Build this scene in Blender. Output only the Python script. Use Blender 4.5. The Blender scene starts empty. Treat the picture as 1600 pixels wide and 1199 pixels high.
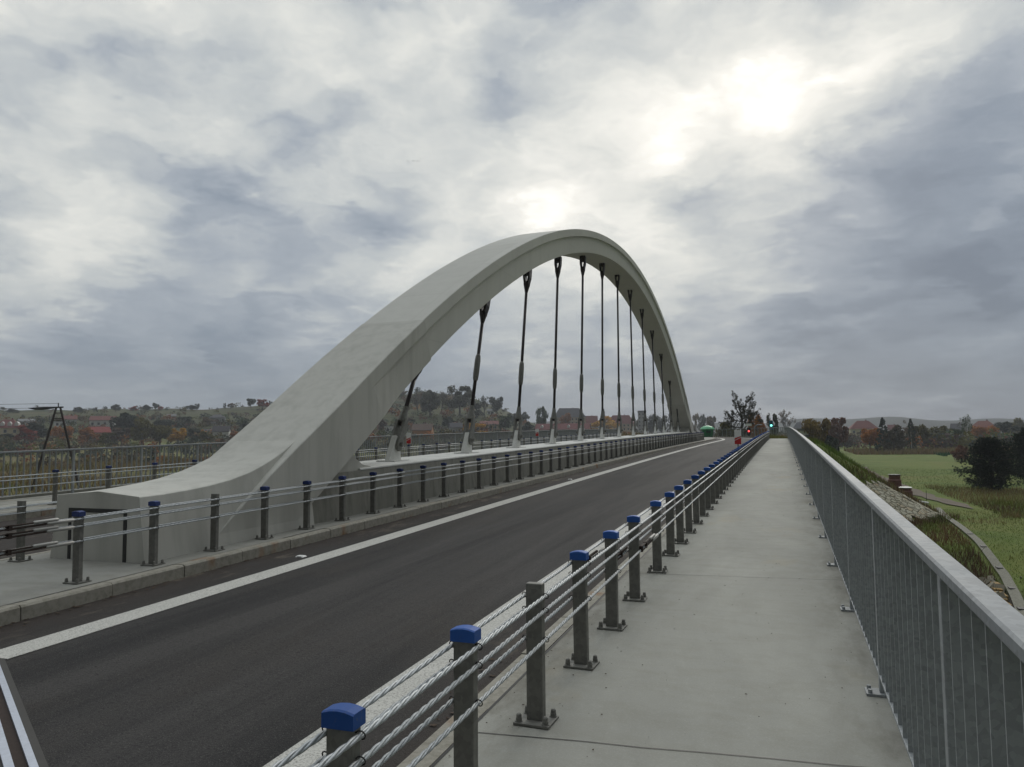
import bpy, bmesh, math, random
import numpy as np
from mathutils import Vector, Matrix
R = random.Random(7)
SC = bpy.context.scene
COL = SC.collection
def smooth(a, b, x):
    t = (x - a) / (b - a)
    t = 0.0 if t < 0 else 1.0 if t > 1 else t
    return t * t * (3 - 2 * t)
CAM_H = 1.62
def deck(y):                      # crest curve of the bridge deck
    return 0.02038 * y - 0.00009 * y * y if y > -60 else -1.55
def bend(y):                      # the road swings left beyond the bridge
    return 0.0 if y < 76 else -((y - 76) ** 2) / 230.0 if y < 150 else -23.8 - 0.643 * (y - 150)
def lump(x, y):
    return (math.sin(x * .071 + 1.3) * math.cos(y * .083 - .4) + .6 * math.sin(x * .19 - y * .13) + .4 * math.cos(x * .31 + y * .27)) / 2.0
HILL_AZ = [(-180, .9), (-60, .95), (-50, .93), (-42, 1.0), (-36, 1.2), (-30, 1.36), (-26.5, 1.5), (-23.5, 1.32), (-21, 1.0), (-18.5, .55), (-15, .28), (-11, .1), (0, .08), (20, .08), (60, .3), (180, .9)]
def hill_amp(az):
    for (a, u), (b, v) in zip(HILL_AZ, HILL_AZ[1:]):
        if a <= az <= b:
            return u + (v - u) * (az - a) / (b - a)
    return .5
def terrain(x, y):
    d = math.hypot(x, y)
    az = math.degrees(math.atan2(x, y))
    z = -5.0 + .22 * lump(x, y) * smooth(14, 60, d)
    z += hill_amp(az) * (33 * smooth(300, 760, d) + 2.2 * lump(x * .35, y * .35) * smooth(350, 600, d))
    z += (33 + 5 * math.sin(az * .35) + 3 * math.sin(az * 1.1)) * smooth(1250, 1900, d) * (1 - .6 * min(1, hill_amp(az)))
    # dip under the bridge, down to the river
    z -= 1.6 * smooth(12, 3, abs(x + 6) - 8) * smooth(9, 15, y) * smooth(52, 42, y)
    # river pool left of the bridge
    r = math.hypot((x + 100) / 26.0, (y - 104) / 9.0)
    z -= 1.0 * smooth(1.25, .8, r)
    # approach embankments
    if y > 30:
        c = -8.0 + bend(y)
        e = max(abs(x - c) - 10.8, 0.0)
        f = max(67.0 - y, 0.0)
        h = math.hypot(e, f)
        top = deck(min(y, 230)) - .32
        z = max(z, top - max(h, 0) / 1.5)
    if y < 14:
        e = max(abs(x + 8.0) - 9.6, 0.0)
        f = max(y - 2.0, 0.0)
        z = max(z, deck(y) - .5 - math.hypot(e, f) / 1.4)
    return z
# ------------------------------------------------------------------ look
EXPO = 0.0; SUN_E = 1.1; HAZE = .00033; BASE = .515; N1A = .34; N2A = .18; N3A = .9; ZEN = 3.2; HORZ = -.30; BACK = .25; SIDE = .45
# cloud patches by compass direction (x, y, z): sharpness, brightening
BLOBS = [((0.01,.922,.386), 300, .32), ((0.0,.925,.38), 22, .17), ((-.127,.926,.356), 700, .25), ((-.275,.911,.307), 260, .28), ((-.2,.92,.33), 120, .10), ((.15,.891,.429), 350, .24), ((.09,.905,.415), 600, .12),
         ((-.565,.702,.434), 220, .13), ((-.541,.785,.301), 700, .12), ((-.44,.86,.25), 900, .12), ((-.72,.64,.25), 300, .10), ((-.75,.5,.43), 30, .06),
         ((-.642,.707,.298), 700, -.13), ((-.507,.822,.258), 800, -.16), ((.112,.975,.194), 100, -.35), ((.25,.95,.22), 90, -.20), ((-.099,.947,.305), 900, -.26), ((.08,.9,.455), 500, -.20), ((.2,.91,.36), 160, -.16), ((-.775,.625,.093), 60, -.08), ((-.25,.87,.42), 120, -.07)]
SKYRAMP = [(.0, (.165,.205,.27)), (.22, (.265,.315,.385)), (.40, (.41,.455,.51)), (.55, (.62,.65,.65)), (.72, (.84,.845,.80)), (.88, (1.05,1.03,.96)), (1.0, (1.4,1.36,1.25))]
TREES = [
(-337.6,253.2,10.9,8.18,'B','red','round red autumn bush just left of the wooden power pole'),
(-346.0,264.7,13.85,8.5,'B','dark','dark green thicket rising between cream house and power pole'),
(-338.0,244.2,7.69,4.73,'B','dark','low dark bush at left picture edge below the cream house'),
(-311.6,251.9,10.0,8.83,'R','orange','orange brown tree seen between the legs of the power pole'),
(-303.1,257.1,11.84,8.29,'B','orange2','wide rusty orange tree below the bright red roof'),
(-297.3,263.8,7.19,5.99,'B','olive','small olive bush right of the bright red roof'),
(-294.6,269.2,10.92,7.88,'R','plum','plum tinted olive tree between red roof and tall olive tree'),
(-324.0,299.1,16.8,12.77,'B','dark','large dark blue green tree mass above the plum tinted tree'),
(-283.0,270.1,10.82,13.22,'R','olive','tall olive green tree with brownish top behind far railing'),
(-276.5,274.4,10.27,9.67,'R','olive','broad olive tree standing left of the golden yellow tree'),
(-270.0,278.8,8.51,8.2,'R','yellow','golden yellow tree behind the far railing'),
(-269.4,287.9,8.09,8.09,'C','dark','dark slim tree right of the golden yellow tree'),
(-261.0,287.2,7.39,6.77,'B','olive','olive bush before the white walled dark roofed house'),
(-336.3,336.4,11.09,6.65,'R','dark','dark tree on slope above the broad olive tree'),
(-348.4,365.6,10.32,6.75,'B','dark','blue green bush clump on slope above golden yellow tree'),
(-342.5,376.6,12.12,5.66,'B','brown','brownish scrub clump on slope left of the grey hip roof'),
(-283.4,342.4,9.33,7.9,'B','dark','dark tree touching the arch flank on the left'),
(-258.6,304.0,5.77,5.13,'B','orange2','small orange bush at the arch flank above the railing'),
(-526.2,385.0,8.36,3.25,'B','dark','flat dark tree on ridge at far left skyline'),
(-505.0,420.7,9.74,4.38,'B','dark','dark ridge tree right of the power pole top'),
(-482.5,434.7,7.38,5.9,'R','dark','upright dark tree on the ridge, tallest left of its red neighbour'),
(-487.9,456.0,8.17,4.08,'B','red','low red tree on the left ridge'),
(-485.5,466.4,8.29,4.66,'B','dark','dark round tree on the ridge between two red trees'),
(-477.1,467.3,6.71,6.2,'R','dark','leaning dark ridge tree just left of the tiny red one'),
(-470.4,466.6,4.63,3.6,'R','red','tiny round red tree on the ridge'),
(-468.5,498.4,9.7,4.31,'B','dark','long low dark tree on the ridge beside the columnar tree'),
(-476.49,512.79,4.98,5.3,'R','dark','pointed dark tree rising from the long low ridge tree'),
(-447.6,513.6,2.73,4.91,'C','dark','slim columnar tree on the ridge'),
(-440.2,512.9,5.97,4.88,'R','brown','small brown tree right of the columnar ridge tree'),
(-428.0,523.1,8.21,8.21,'R','dark','dark umbrella shaped tree on the ridge near the arch'),
(-388.4,488.4,10.15,7.61,'R','red','bigger red tree on the ridge touching the arch'),
(-226.3,440.3,9.27,16.01,'S','twig','pale twiggy tree at left shoulder of the wooded knoll'),
(-216.2,438.8,14.18,17.52,'R','grey','grey green tree mass on the wooded knoll right of first hanger'),
(-215.9,456.6,7.76,15.53,'S','twig','bare thin tree between the two big knoll trees'),
(-208.6,468.8,17.57,20.2,'R','grey2','biggest round tree on the knoll, behind second hanger'),
(-200.9,481.2,10.72,9.83,'B','grey','low grey tree right of the biggest knoll tree'),
(-199.1,491.0,8.63,14.99,'S','grey','open crowned tree on knoll slope right of second hanger'),
(-211.1,546.0,11.05,15.57,'R','grey','domed tree on the knoll slope left of third hanger'),
(-187.5,516.2,9.42,7.54,'R','grey','grey green tree behind the third hanger'),
(-193.6,559.9,10.17,10.17,'B','grey','grey bush clump between third hanger and domed green tree'),
(-162.6,510.9,9.19,18.39,'R','green','tall domed dark green tree right of the third hanger'),
(-161.4,431.5,7.11,10.28,'R','green','mid green tree left of the third hanger'),
(-206.2,381.8,6.63,8.1,'B','dark','dark bush beside the first hanger'),
(-189.2,408.1,10.0,6.15,'B','dark','dark scrub at the knoll foot between first and second hanger'),
(-159.8,379.8,13.41,7.06,'B','yellow','golden orange low tree behind the foot of second hanger'),
(-215.4,374.7,7.3,8.03,'B','plum','plum brown tree tucked under the arch near first hanger'),
(-149.2,439.8,10.36,8.76,'B','dark','dark thicket left of the tall domed green tree'),
(-162.7,577.1,11.29,15.39,'R','orange2','orange brown tree in front of the big beige building'),
(-128.8,556.9,23.37,16.07,'B','yellow','wide golden yellow tree in front of dark conifer'),
(-143.29,623.75,7.09,22.74,'K','dark','dark pointed conifer behind the golden yellow tree'),
(-137.0,701.5,12.12,18.18,'R','olive','olive tree left of the grey tower block'),
(-127.4,709.1,10.97,17.06,'R','olive','olive tree below the grey tower block'),
(-103.85,631.52,8.64,20.22,'R','grey','grey green tree right of the grey tower block'),
(-96.01,632.76,9.69,19.08,'R','grey','grey round tree seen left of the far arch leg'),
(-89.19,633.76,6.45,20.52,'K','grey','thin grey conifer close to the far arch leg'),
(-68.42,636.33,5.87,21.03,'C','pale','pale pinkish poplar right of the far arch leg'),
(-67.1,680.7,7.39,20.47,'R','grey','rounded dark tree right of the pale poplar'),
(-55.65,637.58,8.49,18.1,'R','brown','brownish tree behind the green container'),
(-13.03,184.54,4.58,9.31,'B','olive','olive bush right of the green container'),
(-9.28,184.77,4.55,7.77,'B','brown2','low brownish bush at the foot of the bare roadside tree'),
(-11.57,184.64,7.31,9.16,'B','olive','broad olive hedge behind the green container and the bare tree'),
(-5.72,184.91,3.92,11.0,'R','orange','orange tree right of the bare roadside tree'),
(-2.3,184.99,2.7,10.87,'R','grey','blue grey tree behind the green traffic light'),
(2.0,599.6,12.08,21.25,'S','brown','loose brown tree near the end of the footway'),
(-15.6,670.3,9.81,8.72,'B','olive','low olive bush between orange tree and traffic light'),
(7.26,184.86,6.17,9.7,'R','olive2','olive and orange tree right of the railing bend'),
(16.3,256.7,6.88,10.92,'R','redbrown','reddish brown tall tree above the green embankment'),
(10.23,184.72,5.26,5.92,'B','dark','dark bush at the foot of the reddish brown tree'),
(4.82,184.94,2.66,6.59,'B','brown','small brown bush close behind the railing bend'),
(26.8,270.7,5.89,7.58,'R','orange','orange tree on the meadow in front of cream house'),
(34.6,317.2,3.93,6.39,'R','orange2','smaller orange tree left of the dark pine on meadow edge'),
(29.5,259.7,5.22,10.84,'K','pine','dark pine at meadow edge, tallest there'),
(31.7,254.2,6.65,8.61,'B','brown2','dark brown bushy tree below the meadow edge pine'),
(40.0,294.3,5.41,10.38,'S','brown','thin brown birch with pale trunk'),
(39.2,272.5,4.16,10.41,'K','dark','dark pointed tree behind the thin brown birch'),
(44.5,291.2,7.1,8.87,'R','olive','olive tree right of the thin brown birch'),
(54.0,311.9,9.43,8.49,'R','olive','wide olive tree midway along the meadow edge'),
(63.3,332.8,6.5,7.5,'B','green','green bush right of the wide olive tree'),
(68.9,340.1,5.08,12.71,'S','green','tall light green birch with white trunk'),
(78.3,352.6,10.46,8.37,'R','orange','wide orange yellow tree below the red hip roof'),
(96.8,402.2,11.84,10.07,'B','dark','dark tree behind the near pines at right'),
(118.4,462.7,12.19,12.19,'B','olive','olive dark tree at right picture edge behind the pines'),
(35.6,182.0,4.09,3.54,'B','redbrown','low reddish shrub on the meadow left of the near pine'),
]
HOUSES = [
(-348.4,252.9,11.62,10.4,'hip','red','cream','cream house with steep red roof and dormers at far left'),
(-418.4,314.6,8.27,3.76,'gable','grey','white','small pale house with grey roof high behind the thicket'),
(-398.6,326.4,7.6,5.7,'gable','pink','white','pale pink roofed house right of the power pole'),
(-382.6,335.9,13.01,6.51,'gable','redbrick','white','two storey house with long brick red roof on slope'),
(-319.6,278.2,8.9,7.31,'gable','red2','tan','house with bright red roof among orange trees'),
(-396.9,318.8,5.6,2.99,'flat','grey','white','flat white house between the legs of the power pole'),
(-347.1,391.9,10.02,5.43,'hip','slate','grey','grey hip roofed house alone on the terraced slope'),
(-274.9,313.5,8.0,7.33,'gable','dark','white','dark roofed house with white and pink walls near arch'),
(-301.3,334.0,5.72,3.22,'gable','dark','white','small dark roofed house left of the white and pink house'),
(-404.0,410.7,5.39,3.6,'gable','grey','white','tiny pale house on the upper slope'),
(-207.1,371.6,7.93,3.96,'flat','grey','white','long white low building left of the first hanger'),
(-174.8,346.5,9.92,8.26,'gable','brown','orange','brown roofed house with orange gable right of first hanger'),
(-170.1,377.0,6.37,6.72,'gable','slate','grey','slate roofed house between first and second hanger'),
(-170.6,428.0,11.06,5.53,'gable','pink','tan','long pink red roofed house left of third hanger'),
(-219.6,555.4,5.63,4.61,'gable','grey','white','small white house on the knoll slope'),
(-133.1,462.7,34.61,9.89,'gable','red','redwall','long low red roofed house behind fourth and fifth hanger'),
(-167.3,601.2,25.62,20.29,'hip','slate','beige','big beige building with grey roof above the long red roof'),
(-154.48,621.08,12.02,16.17,'gable','redbrick','beige','red roofed wing right of the big beige building'),
(-129.12,626.84,22.83,19.14,'hip','red','beige','red hip roofed building behind the middle hangers'),
(-111.66,630.18,5.95,23.62,'flat','slate','grey','grey flat topped tower block between hangers'),
(44.2,481.3,15.01,12.01,'hip','redbrick','cream','cream villa with red hip roof beyond the meadow'),
(77.6,621.7,6.7,9.58,'gable','red','white','small red roofed house right of the meadow edge pine'),
(101.4,462.8,13.06,10.99,'hip','redbrown','tan','house with broad red brown hip roof at right'),
(90.2,467.0,6.31,9.81,'gable','slate','white','grey gabled house left of the tall white trunked birch'),
(4.44,184.95,2.51,7.48,'flat','grey','white','pale flat building just right of the railing bend'),
(12.19,639.88,8.2,12.46,'hip','slate','grey','grey roofed house above the pale flat building'),
]
# ------------------------------------------------------------------ helpers
ORD = ("first second third fourth fifth sixth seventh eighth ninth tenth eleventh twelfth thirteenth fourteenth fifteenth sixteenth "
       "seventeenth eighteenth nineteenth").split()
TENS = {2: 'twenty', 3: 'thirty', 4: 'forty', 5: 'fifty', 6: 'sixty', 7: 'seventy', 8: 'eighty', 9: 'ninety'}
TENTH = {2: 'twentieth', 3: 'thirtieth', 4: 'fortieth', 5: 'fiftieth', 6: 'sixtieth', 7: 'seventieth', 8: 'eightieth', 9: 'ninetieth'}
def ordinal(n):
    if n < 20: return ORD[n - 1]
    t, u = divmod(n, 10)
    return TENTH[t] if u == 0 else TENS[t] + '-' + ORD[u - 1]

class MB:
    def __init__(s): s.v, s.f = [], []
    def add(s, vs, fs):
        b = len(s.v); s.v += [tuple(p) for p in vs]; s.f += [tuple(i + b for i in f) for f in fs]; return s
    def box(s, x0, x1, y0, y1, z0, z1):
        return s.add([(x0,y0,z0),(x1,y0,z0),(x1,y1,z0),(x0,y1,z0),(x0,y0,z1),(x1,y0,z1),(x1,y1,z1),(x0,y1,z1)],
                     [(0,3,2,1),(4,5,6,7),(0,1,5,4),(1,2,6,5),(2,3,7,6),(3,0,4,7)])
    def tube(s, pts, rad, n=8, cap=True):
        pts = [Vector(p) for p in pts]
        rad = rad if isinstance(rad, (list, tuple)) else [rad] * len(pts)
        base = len(s.v); prev = None
        for i, p in enumerate(pts):
            t = (pts[min(i+1, len(pts)-1)] - pts[max(i-1, 0)]).normalized()
            if prev is None:
                a = Vector((0,0,1)) if abs(t.z) < .9 else Vector((1,0,0))
                u = t.cross(a).normalized()
            else:
                u = (prev - t * prev.dot(t)).normalized()
            prev = u; w = t.cross(u)
            for k in range(n):
                a = 2*math.pi*k/n
                s.v.append(tuple(p + (u*math.cos(a) + w*math.sin(a)) * rad[i]))
        for i in range(len(pts)-1):
            for k in range(n):
                k2 = (k+1) % n; a = base + i*n
                s.f.append((a+k, a+k2, a+n+k2, a+n+k))
        if cap:
            s.f.append(tuple(base + k for k in reversed(range(n))))
            e = base + (len(pts)-1)*n
            s.f.append(tuple(e + k for k in range(n)))
        return s
    def loft(s, rings, closed=True, cap=True):
        base = len(s.v); n = len(rings[0])
        for r in rings: s.v += [tuple(p) for p in r]
        for i in range(len(rings)-1):
            for k in range(n if closed else n-1):
                a = base+i*n; k2 = (k+1) % n
                s.f.append((a+k, a+k2, a+n+k2, a+n+k))
        if cap and closed:
            s.f.append(tuple(base+k for k in reversed(range(n))))
            e = base+(len(rings)-1)*n
            s.f.append(tuple(e+k for k in range(n)))
        return s
    def mesh(s, name, bevel=0.0, smooth=False, fix=True):
        me = bpy.data.meshes.new(name); me.from_pydata(s.v, [], s.f); me.update()
        if fix or bevel:
            bm = bmesh.new(); bm.from_mesh(me)
            bmesh.ops.recalc_face_normals(bm, faces=bm.faces)
            if bevel:
                es = [e for e in bm.edges if len(e.link_faces) == 2 and e.calc_face_angle(0) > .5]
                bmesh.ops.bevel(bm, geom=es, offset=bevel, segments=2, affect='EDGES', profile=.6)
            bm.to_mesh(me); bm.free()
        if smooth:
            me.polygons.foreach_set('use_smooth', [True]*len(me.polygons))
        return me
    def build(s, name, mat, parent=None, bevel=0.0, smooth=False, fix=True, loc=None):
        return link(name, s.mesh(name, bevel, smooth, fix), mat, parent, loc)
def link(name, me, mat=None, parent=None, loc=None):
    if mat is not None and len(me.materials) == 0: me.materials.append(mat)
    o = bpy.data.objects.new(name, me); COL.objects.link(o)
    if parent is not None: o.parent = parent
    if loc is not None: o.location = loc
    return o
def tag(o, label, cat, group=None):
    o['label'] = label; o['category'] = cat
    if group: o['group'] = group
    return o
def thing(name, label, cat, loc=(0,0,0), rz=0, group=None):
    o = bpy.data.objects.new(name, None); COL.objects.link(o)
    o.empty_display_size = .2; o.location = loc; o.rotation_euler = (0,0,rz)
    return tag(o, label, cat, group)
def struct(o, kind='structure'): o['kind'] = kind; return o
def copy_tree(o, parent=None):
    c = o.copy(); COL.objects.link(c); c.parent = parent
    for ch in o.children: copy_tree(ch, c)
    return c

# ------------------------------------------------------------------ materials
def new_mat(name):
    m = bpy.data.materials.new(name); m.use_nodes = True
    nt = m.node_tree; b = nt.nodes['Principled BSDF']
    return m, nt, b
def nd(nt, t, **kw):
    n = nt.nodes.new(t)
    for k, v in kw.items():
        if k in n.inputs: n.inputs[k].default_value = v
        else: setattr(n, k, v)
    return n
def coords(nt, scale=(1,1,1), kind='Object'):
    tc = nd(nt, 'ShaderNodeTexCoord'); mp = nd(nt, 'ShaderNodeMapping')
    mp.inputs['Scale'].default_value = scale
    nt.links.new(tc.outputs[kind], mp.inputs['Vector']); return mp.outputs['Vector']
def noise(nt, vec, scale, detail=5, rough=.55, dist=0):
    n = nd(nt, 'ShaderNodeTexNoise'); n.inputs['Scale'].default_value = scale
    n.inputs['Detail'].default_value = detail; n.inputs['Roughness'].default_value = rough; n.inputs['Distortion'].default_value = dist
    nt.links.new(vec, n.inputs['Vector']); return n.outputs['Fac']
def ramp(nt, fac, stops):
    r = nd(nt, 'ShaderNodeValToRGB'); el = r.color_ramp.elements
    while len(el) < len(stops): el.new(.5)
    for e, (p, c) in zip(el, stops):
        e.position = p; e.color = (*c, 1) if len(c) == 3 else c
    nt.links.new(fac, r.inputs['Fac']); return r.outputs['Color']
def g3(v): return (v, v, v)
def mix(nt, a, b, fac, mode='MIX'):
    m = nd(nt, 'ShaderNodeMix', data_type='RGBA', blend_type=mode)
    for s, i in ((fac, 0), (a, 6), (b, 7)):
        if hasattr(s, 'node'): nt.links.new(s, m.inputs[i])
        else: m.inputs[i].default_value = s if i == 0 else (*s, 1)
    return m.outputs[2]
def math_(nt, op, a, b=0.0, c=0.0):
    m = nd(nt, 'ShaderNodeMath', operation=op)
    for i, s in enumerate((a, b, c)):
        if hasattr(s, 'node'): nt.links.new(s, m.inputs[i])
        else: m.inputs[i].default_value = s
    return m.outputs[0]
def bump(nt, b, h, strength=.3, dist=.01):
    n = nd(nt, 'ShaderNodeBump'); n.inputs['Strength'].default_value = strength; n.inputs['Distance'].default_value = dist
    nt.links.new(h, n.inputs['Height']); nt.links.new(n.outputs['Normal'], b.inputs['Normal'])
def setc(nt, b, c, rough=.8, metal=0, spec=.4):
    if hasattr(c, 'node'): nt.links.new(c, b.inputs['Base Color'])
    else: b.inputs['Base Color'].default_value = (*c, 1)
    b.inputs['Roughness'].default_value = rough; b.inputs['Metallic'].default_value = metal
    b.inputs['Specular IOR Level'].default_value = spec
M = {}
def plain(name, c, rough=.7, metal=0, var=.25, scale=6, spec=.4):
    m, nt, b = new_mat(name); v = coords(nt)
    n = noise(nt, v, scale, 6, .6)
    col = mix(nt, tuple(x*(1-var) for x in c), tuple(min(1, x*(1+var)) for x in c), n)
    setc(nt, b, col, rough, metal, spec); M[name] = m; return m

def concrete(name, c, stain, streak=(1,1,1), spots=0.0, bstr=.25, scale=1.0, rust=0.0, samt=.6, board=False, edges=False):
    m, nt, b = new_mat(name); v = coords(nt, kind='Object'); vs = coords(nt, streak)
    big = noise(nt, v, .55*scale, 5, .6); fine = noise(nt, v, 90, 3, .7); mid = noise(nt, vs, 5*scale, 6, .65, .3)
    c1 = mix(nt, tuple(x*.86 for x in c), tuple(x*1.1 for x in c), big)
    c2 = mix(nt, c1, stain, ramp(nt, mid, [(.44, g3(0)), (.72, g3(samt))]))
    c3 = mix(nt, c2, g3(.5), math_(nt, 'MULTIPLY', math_(nt, 'SUBTRACT', fine, .5), .35), 'ADD')
    if edges:      # grime that has settled along both edges of the walkway, and a few ochre drips
        sx = nd(nt, 'ShaderNodeSeparateXYZ'); nt.links.new(v, sx.inputs[0])
        ng = noise(nt, coords(nt, (1.3, .5, 1)), 3.2, 6, .72)
        for e0, e1 in ((-1.12, -1.58), (.10, .55)):
            g = nd(nt, 'ShaderNodeMapRange'); g.inputs[1].default_value = e0; g.inputs[2].default_value = e1; nt.links.new(sx.outputs[0], g.inputs[0])
            c3 = mix(nt, c3, (.13,.12,.095), math_(nt, 'MULTIPLY', g.outputs[0], ramp(nt, ng, [(.42, g3(0)), (.66, g3(.75))])))
        oc = noise(nt, coords(nt, (1, .6, 1)), .9, 4, .6)
        c3 = mix(nt, c3, (.30,.245,.15), ramp(nt, oc, [(.60, g3(0)), (.76, g3(.55))]))
        wet = noise(nt, coords(nt, (1, .35, 1)), .7, 6, .66, .5)
        c3 = mix(nt, c3, mix(nt, g3(.86), g3(1.08), ramp(nt, wet, [(.35, g3(0)), (.62, g3(1))])), 1.0, 'MULTIPLY')
    if board:      # formwork panels: faint tone steps and thin seams
        br = nd(nt, 'ShaderNodeTexBrick'); br.inputs['Scale'].default_value = 1.0
        br.inputs['Color1'].default_value = (.92,.92,.92,1); br.inputs['Color2'].default_value = (1.05,1.05,1.05,1); br.inputs['Mortar'].default_value = (.72,.72,.70,1)
        br.inputs['Mortar Size'].default_value = .006; br.inputs['Brick Width'].default_value = 2.5; br.inputs['Row Height'].default_value = 1.25
        mp = nd(nt, 'ShaderNodeMapping'); mp.inputs['Rotation'].default_value = (math.radians(90), 0, math.radians(90)); nt.links.new(v, mp.inputs['Vector']); nt.links.new(mp.outputs[0], br.inputs['Vector'])
        c3 = mix(nt, c3, br.outputs['Color'], .55, 'MULTIPLY')
    if spots:
        vo = nd(nt, 'ShaderNodeTexVoronoi'); vo.inputs['Scale'].default_value = 4.5; nt.links.new(v, vo.inputs['Vector'])
        sp = ramp(nt, vo.outputs['Distance'], [(.03, g3(spots)), (.05, g3(0))])
        c3 = mix(nt, c3, (.03, .025, .02), sp)
    if rust:
        rn = noise(nt, v, 1.9, 3, .5)
        c3 = mix(nt, c3, (.22, .10, .035), ramp(nt, rn, [(.62, g3(0)), (.74, g3(rust))]))
    setc(nt, b, c3, .9, 0, .25); bump(nt, b, fine, bstr, .004); M[name] = m; return m
concrete('footway_concrete', (.290,.288,.258), (.225,.218,.18), (.7, 1.3, 1), bstr=.35, samt=.45, edges=True)
concrete('arch_concrete', (.54,.532,.49), (.39,.385,.35), (1.5, 1.5, .22), bstr=.15, scale=.4, samt=.28, board=True)
concrete('foot_concrete', (.49,.482,.44), (.26,.255,.225), (1.6, 1.6, .2), bstr=.15, scale=.5, samt=.38)
concrete('plinth_concrete', (.24,.235,.205), (.10,.10,.08), (1.4, 1.4, .3), bstr=.3)
concrete('kerb_stone', (.28,.265,.225), (.14,.13,.10), (1,1,1), bstr=.6, scale=3, rust=.75, samt=.75)
concrete('median_concrete', (.245,.243,.22), (.17,.165,.14), (.5, 1, 1), spots=.7, bstr=.35)
concrete('old_concrete', (.19,.185,.15), (.08,.08,.055), (1,1,1), bstr=.5, scale=2, samt=.9)
concrete('white_coping', (.62,.62,.59), (.45,.45,.42), (.3,1,1), bstr=.1)

def asphalt():
    m, nt, b = new_mat('asphalt'); v = coords(nt); vl = coords(nt, (1.0, .07, 1)); vm = coords(nt, (1, .35, 1))
    fine = noise(nt, v, 130, 2, .8); grit = noise(nt, v, 42, 3, .75); lane = noise(nt, vl, 1.3, 5, .62, .4); blot = noise(nt, vm, .8, 6, .68)
    c = mix(nt, (.019,.0188,.0195), (.047,.0445,.043), ramp(nt, lane, [(.38, g3(0)), (.60, g3(1))]))
    c = mix(nt, c, (.040,.033,.027), ramp(nt, blot, [(.50, g3(0)), (.74, g3(.6))]))
    c = mix(nt, c, (.014,.013,.014), ramp(nt, grit, [(.52, g3(0)), (.66, g3(.75))]))
    c = mix(nt, c, (.15,.14,.13), ramp(nt, fine, [(.57, g3(0)), (.71, g3(.7))]))
    # grimy gutter strips beside the kerbs, in bridge coordinates
    sx = nd(nt, 'ShaderNodeSeparateXYZ'); nt.links.new(v, sx.inputs[0])
    for e0, e1 in ((-5.9, -6.5), (-2.45, -1.85)):
        g = nd(nt, 'ShaderNodeMapRange'); g.inputs[1].default_value = e0; g.inputs[2].default_value = e1; nt.links.new(sx.outputs[0], g.inputs[0])
        ng = noise(nt, coords(nt, (1,.4,1)), 2.6, 6, .72)
        c = mix(nt, c, (.036,.029,.025), math_(nt, 'MULTIPLY', g.outputs[0], ramp(nt, ng, [(.30, g3(0)), (.48, g3(.85))])))
        c = mix(nt, c, (.13,.11,.085), math_(nt, 'MULTIPLY', g.outputs[0], ramp(nt, ng, [(.55, g3(0)), (.66, g3(.8))])))
    setc(nt, b, c, .88, 0, .2)
    bump(nt, b, math_(nt, 'ADD', fine, grit), .7, .008); M['asphalt'] = m
asphalt()
def paint():
    m, nt, b = new_mat('road_paint'); v = coords(nt)
    n = noise(nt, v, 70, 4, .75); big = noise(nt, v, 3, 5, .6)
    c = mix(nt, (.42,.415,.385), (.54,.53,.49), big)
    c = mix(nt, c, (.16,.155,.14), ramp(nt, n, [(.49, g3(0)), (.62, g3(.8))]))
    c = mix(nt, c, (.14,.135,.125), ramp(nt, noise(nt, v, 9, 6, .8), [(.60, g3(0)), (.74, g3(.7))]))
    setc(nt, b, c, .8, 0, .3); bump(nt, b, n, .5, .005); M['road_paint'] = m
paint()
def zinc(name, c, rough, metal, sc=38):
    m, nt, b = new_mat(name); v = coords(nt)
    vo = nd(nt, 'ShaderNodeTexVoronoi'); vo.inputs['Scale'].default_value = sc; nt.links.new(v, vo.inputs['Vector'])
    sp = nd(nt, 'ShaderNodeSeparateColor'); nt.links.new(vo.outputs['Color'], sp.inputs[0])
    n = noise(nt, v, 5, 6, .65)
    t = math_(nt, 'ADD', math_(nt, 'MULTIPLY', sp.outputs[0], .45), math_(nt, 'MULTIPLY', n, .65))
    col = mix(nt, tuple(x*.68 for x in c), tuple(x*1.3 for x in c), t)
    setc(nt, b, col, rough, metal, .5)
    nt.links.new(math_(nt, 'ADD', math_(nt, 'MULTIPLY', n, .25), rough-.1), b.inputs['Roughness']); M[name] = m
zinc('rail_zinc', (.215,.228,.238), .66, .2, 40)
zinc('zinc', (.285,.302,.310), .6, .25, 55)
plain('rail_steel', (.50,.53,.60), .4, .5, .2, 30)
plain('tar', (.045,.042,.038), .75, 0, .25, 20)
zinc('zinc_backlit', (.155,.152,.136), .6, .2, 40)  # same zinc, with the posts' backlit shade put into its colour
zinc('rope_steel', (.36,.38,.39), .5, .45, 60)
zinc('hanger_steel', (.035,.028,.030), .5, .2, 8)
zinc('clevis_grey', (.17,.17,.155), .6, .2, 20)
plain('cap_blue', (.010,.075,.33), .5, 0, .15, 14); plain('cap_navy', (.012,.028,.13), .55, 0, .2, 14)
plain('rusty', (.034,.022,.017), .8, .3, .5, 30)
plain('sleeve_white', (.36,.355,.335), .5, .3, .15, 20)
plain('slot_dark', (.04,.04,.038), .8); plain('black', (.012,.012,.012), .6)
plain('dark_wood', (.035,.026,.022), .85, 0, .4, 3)
plain('white_paint', (.72,.72,.70), .5, 0, .08)
plain('red_paint', (.46,.02,.02), .45, 0, .15)
plain('green_plastic', (.01,.15,.05), .45, 0, .2)
plain('green_roof', (.12,.42,.22), .45, 0, .15)
plain('terracotta', (.13,.055,.04), .8, 0, .35, 4)
plain('glass_dark', (.03,.035,.045), .2, 0, .2, 2)
plain('cabin_dark', (.015,.05,.03), .6)
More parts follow.
